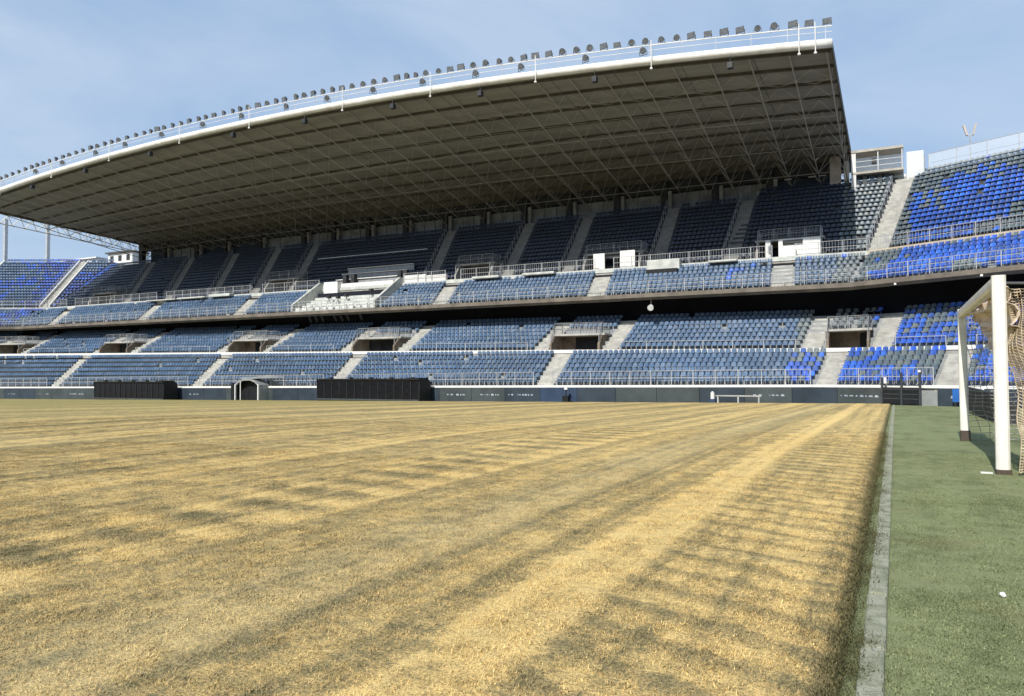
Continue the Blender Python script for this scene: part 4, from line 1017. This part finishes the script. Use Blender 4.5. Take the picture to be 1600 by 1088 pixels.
# row end panels next to the dugout
bn = empty('substitutes_bench', (-9.2, 50.7, g(-9, 50.7))); tag(bn, 'low pale bench standing against the advertising wall', 'bench')
MB().box(-1.45, 1.45, 0, .4, .46, .53).build('seat', 'stair', bn)
for x in (-1.3, 0, 1.3): MB().box(x - .04, x + .04, .03, .37, 0, .455).build('leg', 'rail', bn)
lamp = empty('pitch_lamp', (-21.6, 51.3, g(-21.6, 51.3))); tag(lamp, 'small black stand with white globe against the far wall', 'lamp')
MB().box(-.22, .22, -.2, .2, 0, .5).build('base', 'black', lamp); MB().tube((0, 0, .5), (0, 0, .95), .04, 6).build('stem', 'black', lamp); MB().tube((0, 0, .95), (0, 0, 1.15), .13, 10, .1).build('globe', 'white', lamp)
b2 = empty('water_canister', (-10.9, 51.0, g(-10.9, 51))); tag(b2, 'white canister beside the low bench', 'canister'); MB().tube((0, 0, .3), (0, 0, .72), .13, 10).tube((0, 0, .72), (0, 0, .8), .06, 8).build('body', 'white', b2); MB().box(-.2, .2, -.15, .15, 0, .3).build('crate', 'advertblue', b2)

# gate in the wall by the corner, with sign
gp = W(1.0, 51.8); gate = empty('pitch_gate', (gp.x, gp.y, g(gp.x, gp.y)), -BEND); tag(gate, 'dark double gate with tall posts at the end of the wall', 'gate')
for x in (-1.15, 0.0, 1.05): MB().box(x - .05, x + .05, -.05, .05, 0, 1.9 if x > -1 else 1.6).build('gate_post', 'gatebar', gate)
for x0, x1 in ((-1.08, -.06), (.06, .98)):
    leaf = MB().box(x0, x1, -.02, .02, .06, 1.02).build('gate_leaf', 'black', gate)
    for z in (.35, .62, .9): MB().box(x0 + .03, x1 - .03, -.045, -.024, z, z + .035).build('cross_bar', 'advertgrey', leaf)
MB().box(-1.1, .98, -.03, .03, 1.12, 1.17).build('top_rail', 'advertgrey', gate)
MB().box(-1.0, -.84, -.08, -.06, 1.25, 1.6).build('notice', 'white', gate)
MB().box(1.0, 1.12, -.09, .02, 1.9, 2.02).build('post_lamp', 'white', gate)
gp = W(4.3, 51.7); bb = empty('blue_panel', (gp.x, gp.y, g(gp.x, gp.y)), -BEND); tag(bb, 'small bright blue board leaning at the wall beside the goal', 'board'); o = MB().box(-.5, .5, -.05, .02, .25, .95).build('board', 'advertblue', bb); o.data.materials[0] = simple('bright_blue', (.03, .14, .48), (.025, .11, .38), 2.0, .5)
MB().box(-.4, -.32, -.04, 0, 0, .25).build('foot', 'dark', bb); MB().box(.32, .4, -.04, 0, 0, .25).build('foot', 'dark', bb)
gp = W(4.9, 48.5); ws = empty('white_marker', (gp.x, gp.y, g(gp.x, gp.y)), -.3); tag(ws, 'white marker flag on a thin stick left of the goal', 'marker'); MB().tube((0, 0, 0), (.06, 0, .55), .018, 6).build('stick', 'white', ws); MB().hexa([(-.02, -.03, .42), (.2, -.03, .38), (.2, .03, .38), (-.02, .03, .42), (-.06, -.03, .98), (.22, -.03, 1.0), (.22, .03, 1.0), (-.06, .03, .98)]).build('flag', 'white', ws)

# dark boards behind the goal
bd = empty('goal_backboard', (2.75, 30, g(2.75, 30))); tag(bd, 'dark advertising boards standing in a row behind the goal', 'board')
for k, (ya, yb) in enumerate(((26.0, 30.2), (30.3, 34.5), (34.6, 38.8))):
    MB().box(-.05, .05, ya - 30, yb - 30, -.05 + .05, 0.92).build('board', 'black', bd); MB().box(-.07, .07, ya - 30, yb - 30, .925, .965).build('cap', 'dark', bd)
    MB().box(.06, .5, ya - 29.0, ya - 28.95, .01, .7).build('strut', 'dark', bd)

# ------------------------------------------------------------------ goal
GX, GY0, GY1, GH, GR = 1.27, 12.12, 18.45, 2.60, .085
goal = empty('goal', (GX, GY0, g(0, GY0))); tag(goal, 'white football goal with net bundled up under its crossbar', 'goal')
dz1 = g(0, GY1) - g(0, GY0); L = GY1 - GY0
def roundbox(mb, a, b, w):   # rounded square tube
    a = Vector(a); b = Vector(b); d = (b - a).normalized(); u = Vector((1, 0, 0)) if abs(d.x) < .9 else Vector((0, 1, 0)); v_ = d.cross(u); n = 16; vs = []
    for c in (a, b):
        for i in range(n):
            t = 2 * math.pi * (i + .5) / n; k = w / max(abs(math.cos(t)), abs(math.sin(t))) ** .75; vs.append(c + u * math.cos(t) * k + v_ * math.sin(t) * k)
    mb.add(vs, [(i, (i + 1) % n, n + (i + 1) % n, n + i) for i in range(n)] + [tuple(range(n - 1, -1, -1)), tuple(range(n, 2 * n))]); return mb
roundbox(MB(), (0, 0, .065), (0, 0, GH + GR), GR).build('post', 'post', goal); roundbox(MB(), (0, L, .22 + dz1), (0, L, GH + GR), GR * .95).build('post', 'post', goal)
roundbox(MB(), (0, GR + .003, GH), (0, L - GR - .003, GH), GR * .98).build('crossbar', 'post', goal)
MB().box(-.085, .095, -.09, .09, 0, .062).build('foot', 'foot', goal); MB().box(-.08, .10, L - .09, L + .09, dz1, .218 + dz1).build('foot', 'foot', goal)
MB().box(-.26, -.12, -.05, .04, .0, .015).build('anchor_plate', 'white', goal)
# rear stanchions
for y, zz in ((0.02, 0), (L - .02, dz1)):
    MB().tube((.05, y, GH - .02), (1.0, y, GH - .08), .025, 6).tube((1.0, y, GH - .08), (1.9, y, .05 + zz), .025, 6).build('stanchion', 'dark', goal)
# net thrown forward and bundled under the bar: long soft folds with cords
def fold(x, t): return 0
mb = MB(); NU, NV = 44, 26
for i in range(NU + 1):
    u = i / NU; y = .12 + u * (L - .5)
    drop = .12 + 1.0 * (1 - u ** 3)
    for j in range(NV + 1):
        v = j / NV; sag = drop * v; x = .05 + .30 * math.sin(v * 1.5) + .06 * math.sin(v * 24 + u * 3) + .03 * math.sin(u * 31 + v * 9)
        z = GH - .06 - sag + .05 * math.sin(v * 24 + u * 3 + 1.2) + .03 * mnoise.noise(Vector((u * 9, v * 7, 0)))
        mb.v.append((x, y, z))
for i in range(NU):
    for j in range(NV): a = i * (NV + 1) + j; mb.f.append((a, a + 1, a + NV + 2, a + NV + 1))
o = mb.build('net_bundle', 'netfold', goal, smooth=True); md_ = o.modifiers.new('thick', 'SOLIDIFY'); md_.thickness = .012
# hanging net: crossing cords on the far side, back and near side
def cords(fn, nu, nv, r, name, mat):
    m_ = MB()
    for i in range(nu + 1):
        for j in range(nv + 1):
            p = fn(i / nu, j / nv)
            if i < nu: m_.tube(p, fn((i + 1) / nu, j / nv), r, 3, cap=False)
            if j < nv: m_.tube(p, fn(i / nu, (j + 1) / nv), r, 3, cap=False)
    return m_.build(name, mat, goal)
def crump(p, k): return Vector(p) + Vector((mnoise.noise(Vector(p) * 2.3 + Vector((k, 0, 0))), mnoise.noise(Vector(p) * 2.3 + Vector((0, k, 7))), mnoise.noise(Vector(p) * 2.3 + Vector((3, k, 0))))) * .10
cords(lambda u, v: crump((.08 + .30 * u + 1.1 * u * v, L - .05, GH - .05 - (GH - .15) * v + dz1 * v), 1.0), 8, 26, .007, 'side_net', 'netgrey')
cords(lambda u, v: crump((.16 + 1.65 * u, .06 + .22 * math.sin(u * 23 + v * 5), (GH - .1 - .35 * u) * (1 - v * .97)), 5.0), 46, 70, .009, 'side_net', 'net')
cords(lambda u, v: crump((.75 + .95 * v, .3 + (L - .6) * u, GH - .9 - (GH - 1.0) * v), 9.0), 60, 14, .005, 'rear_net', 'netgrey')

# litter: a small white scrap on the apron
lit = empty('paper_scrap', (0.565, 5.56, g(.5, 5.56) + .003)); tag(lit, 'small crumpled white scrap lying on the green apron', 'litter')
bm = bmesh.new(); bmesh.ops.create_icosphere(bm, subdivisions=2, radius=.02)
for v in bm.verts: v.co *= 1 + .35 * mnoise.noise(v.co * 60); v.co.z = v.co.z * .8 + .014
me = bpy.data.meshes.new('scrap'); bm.to_mesh(me); bm.free(); me.materials.append(M['white']); link('scrap', me, lit)
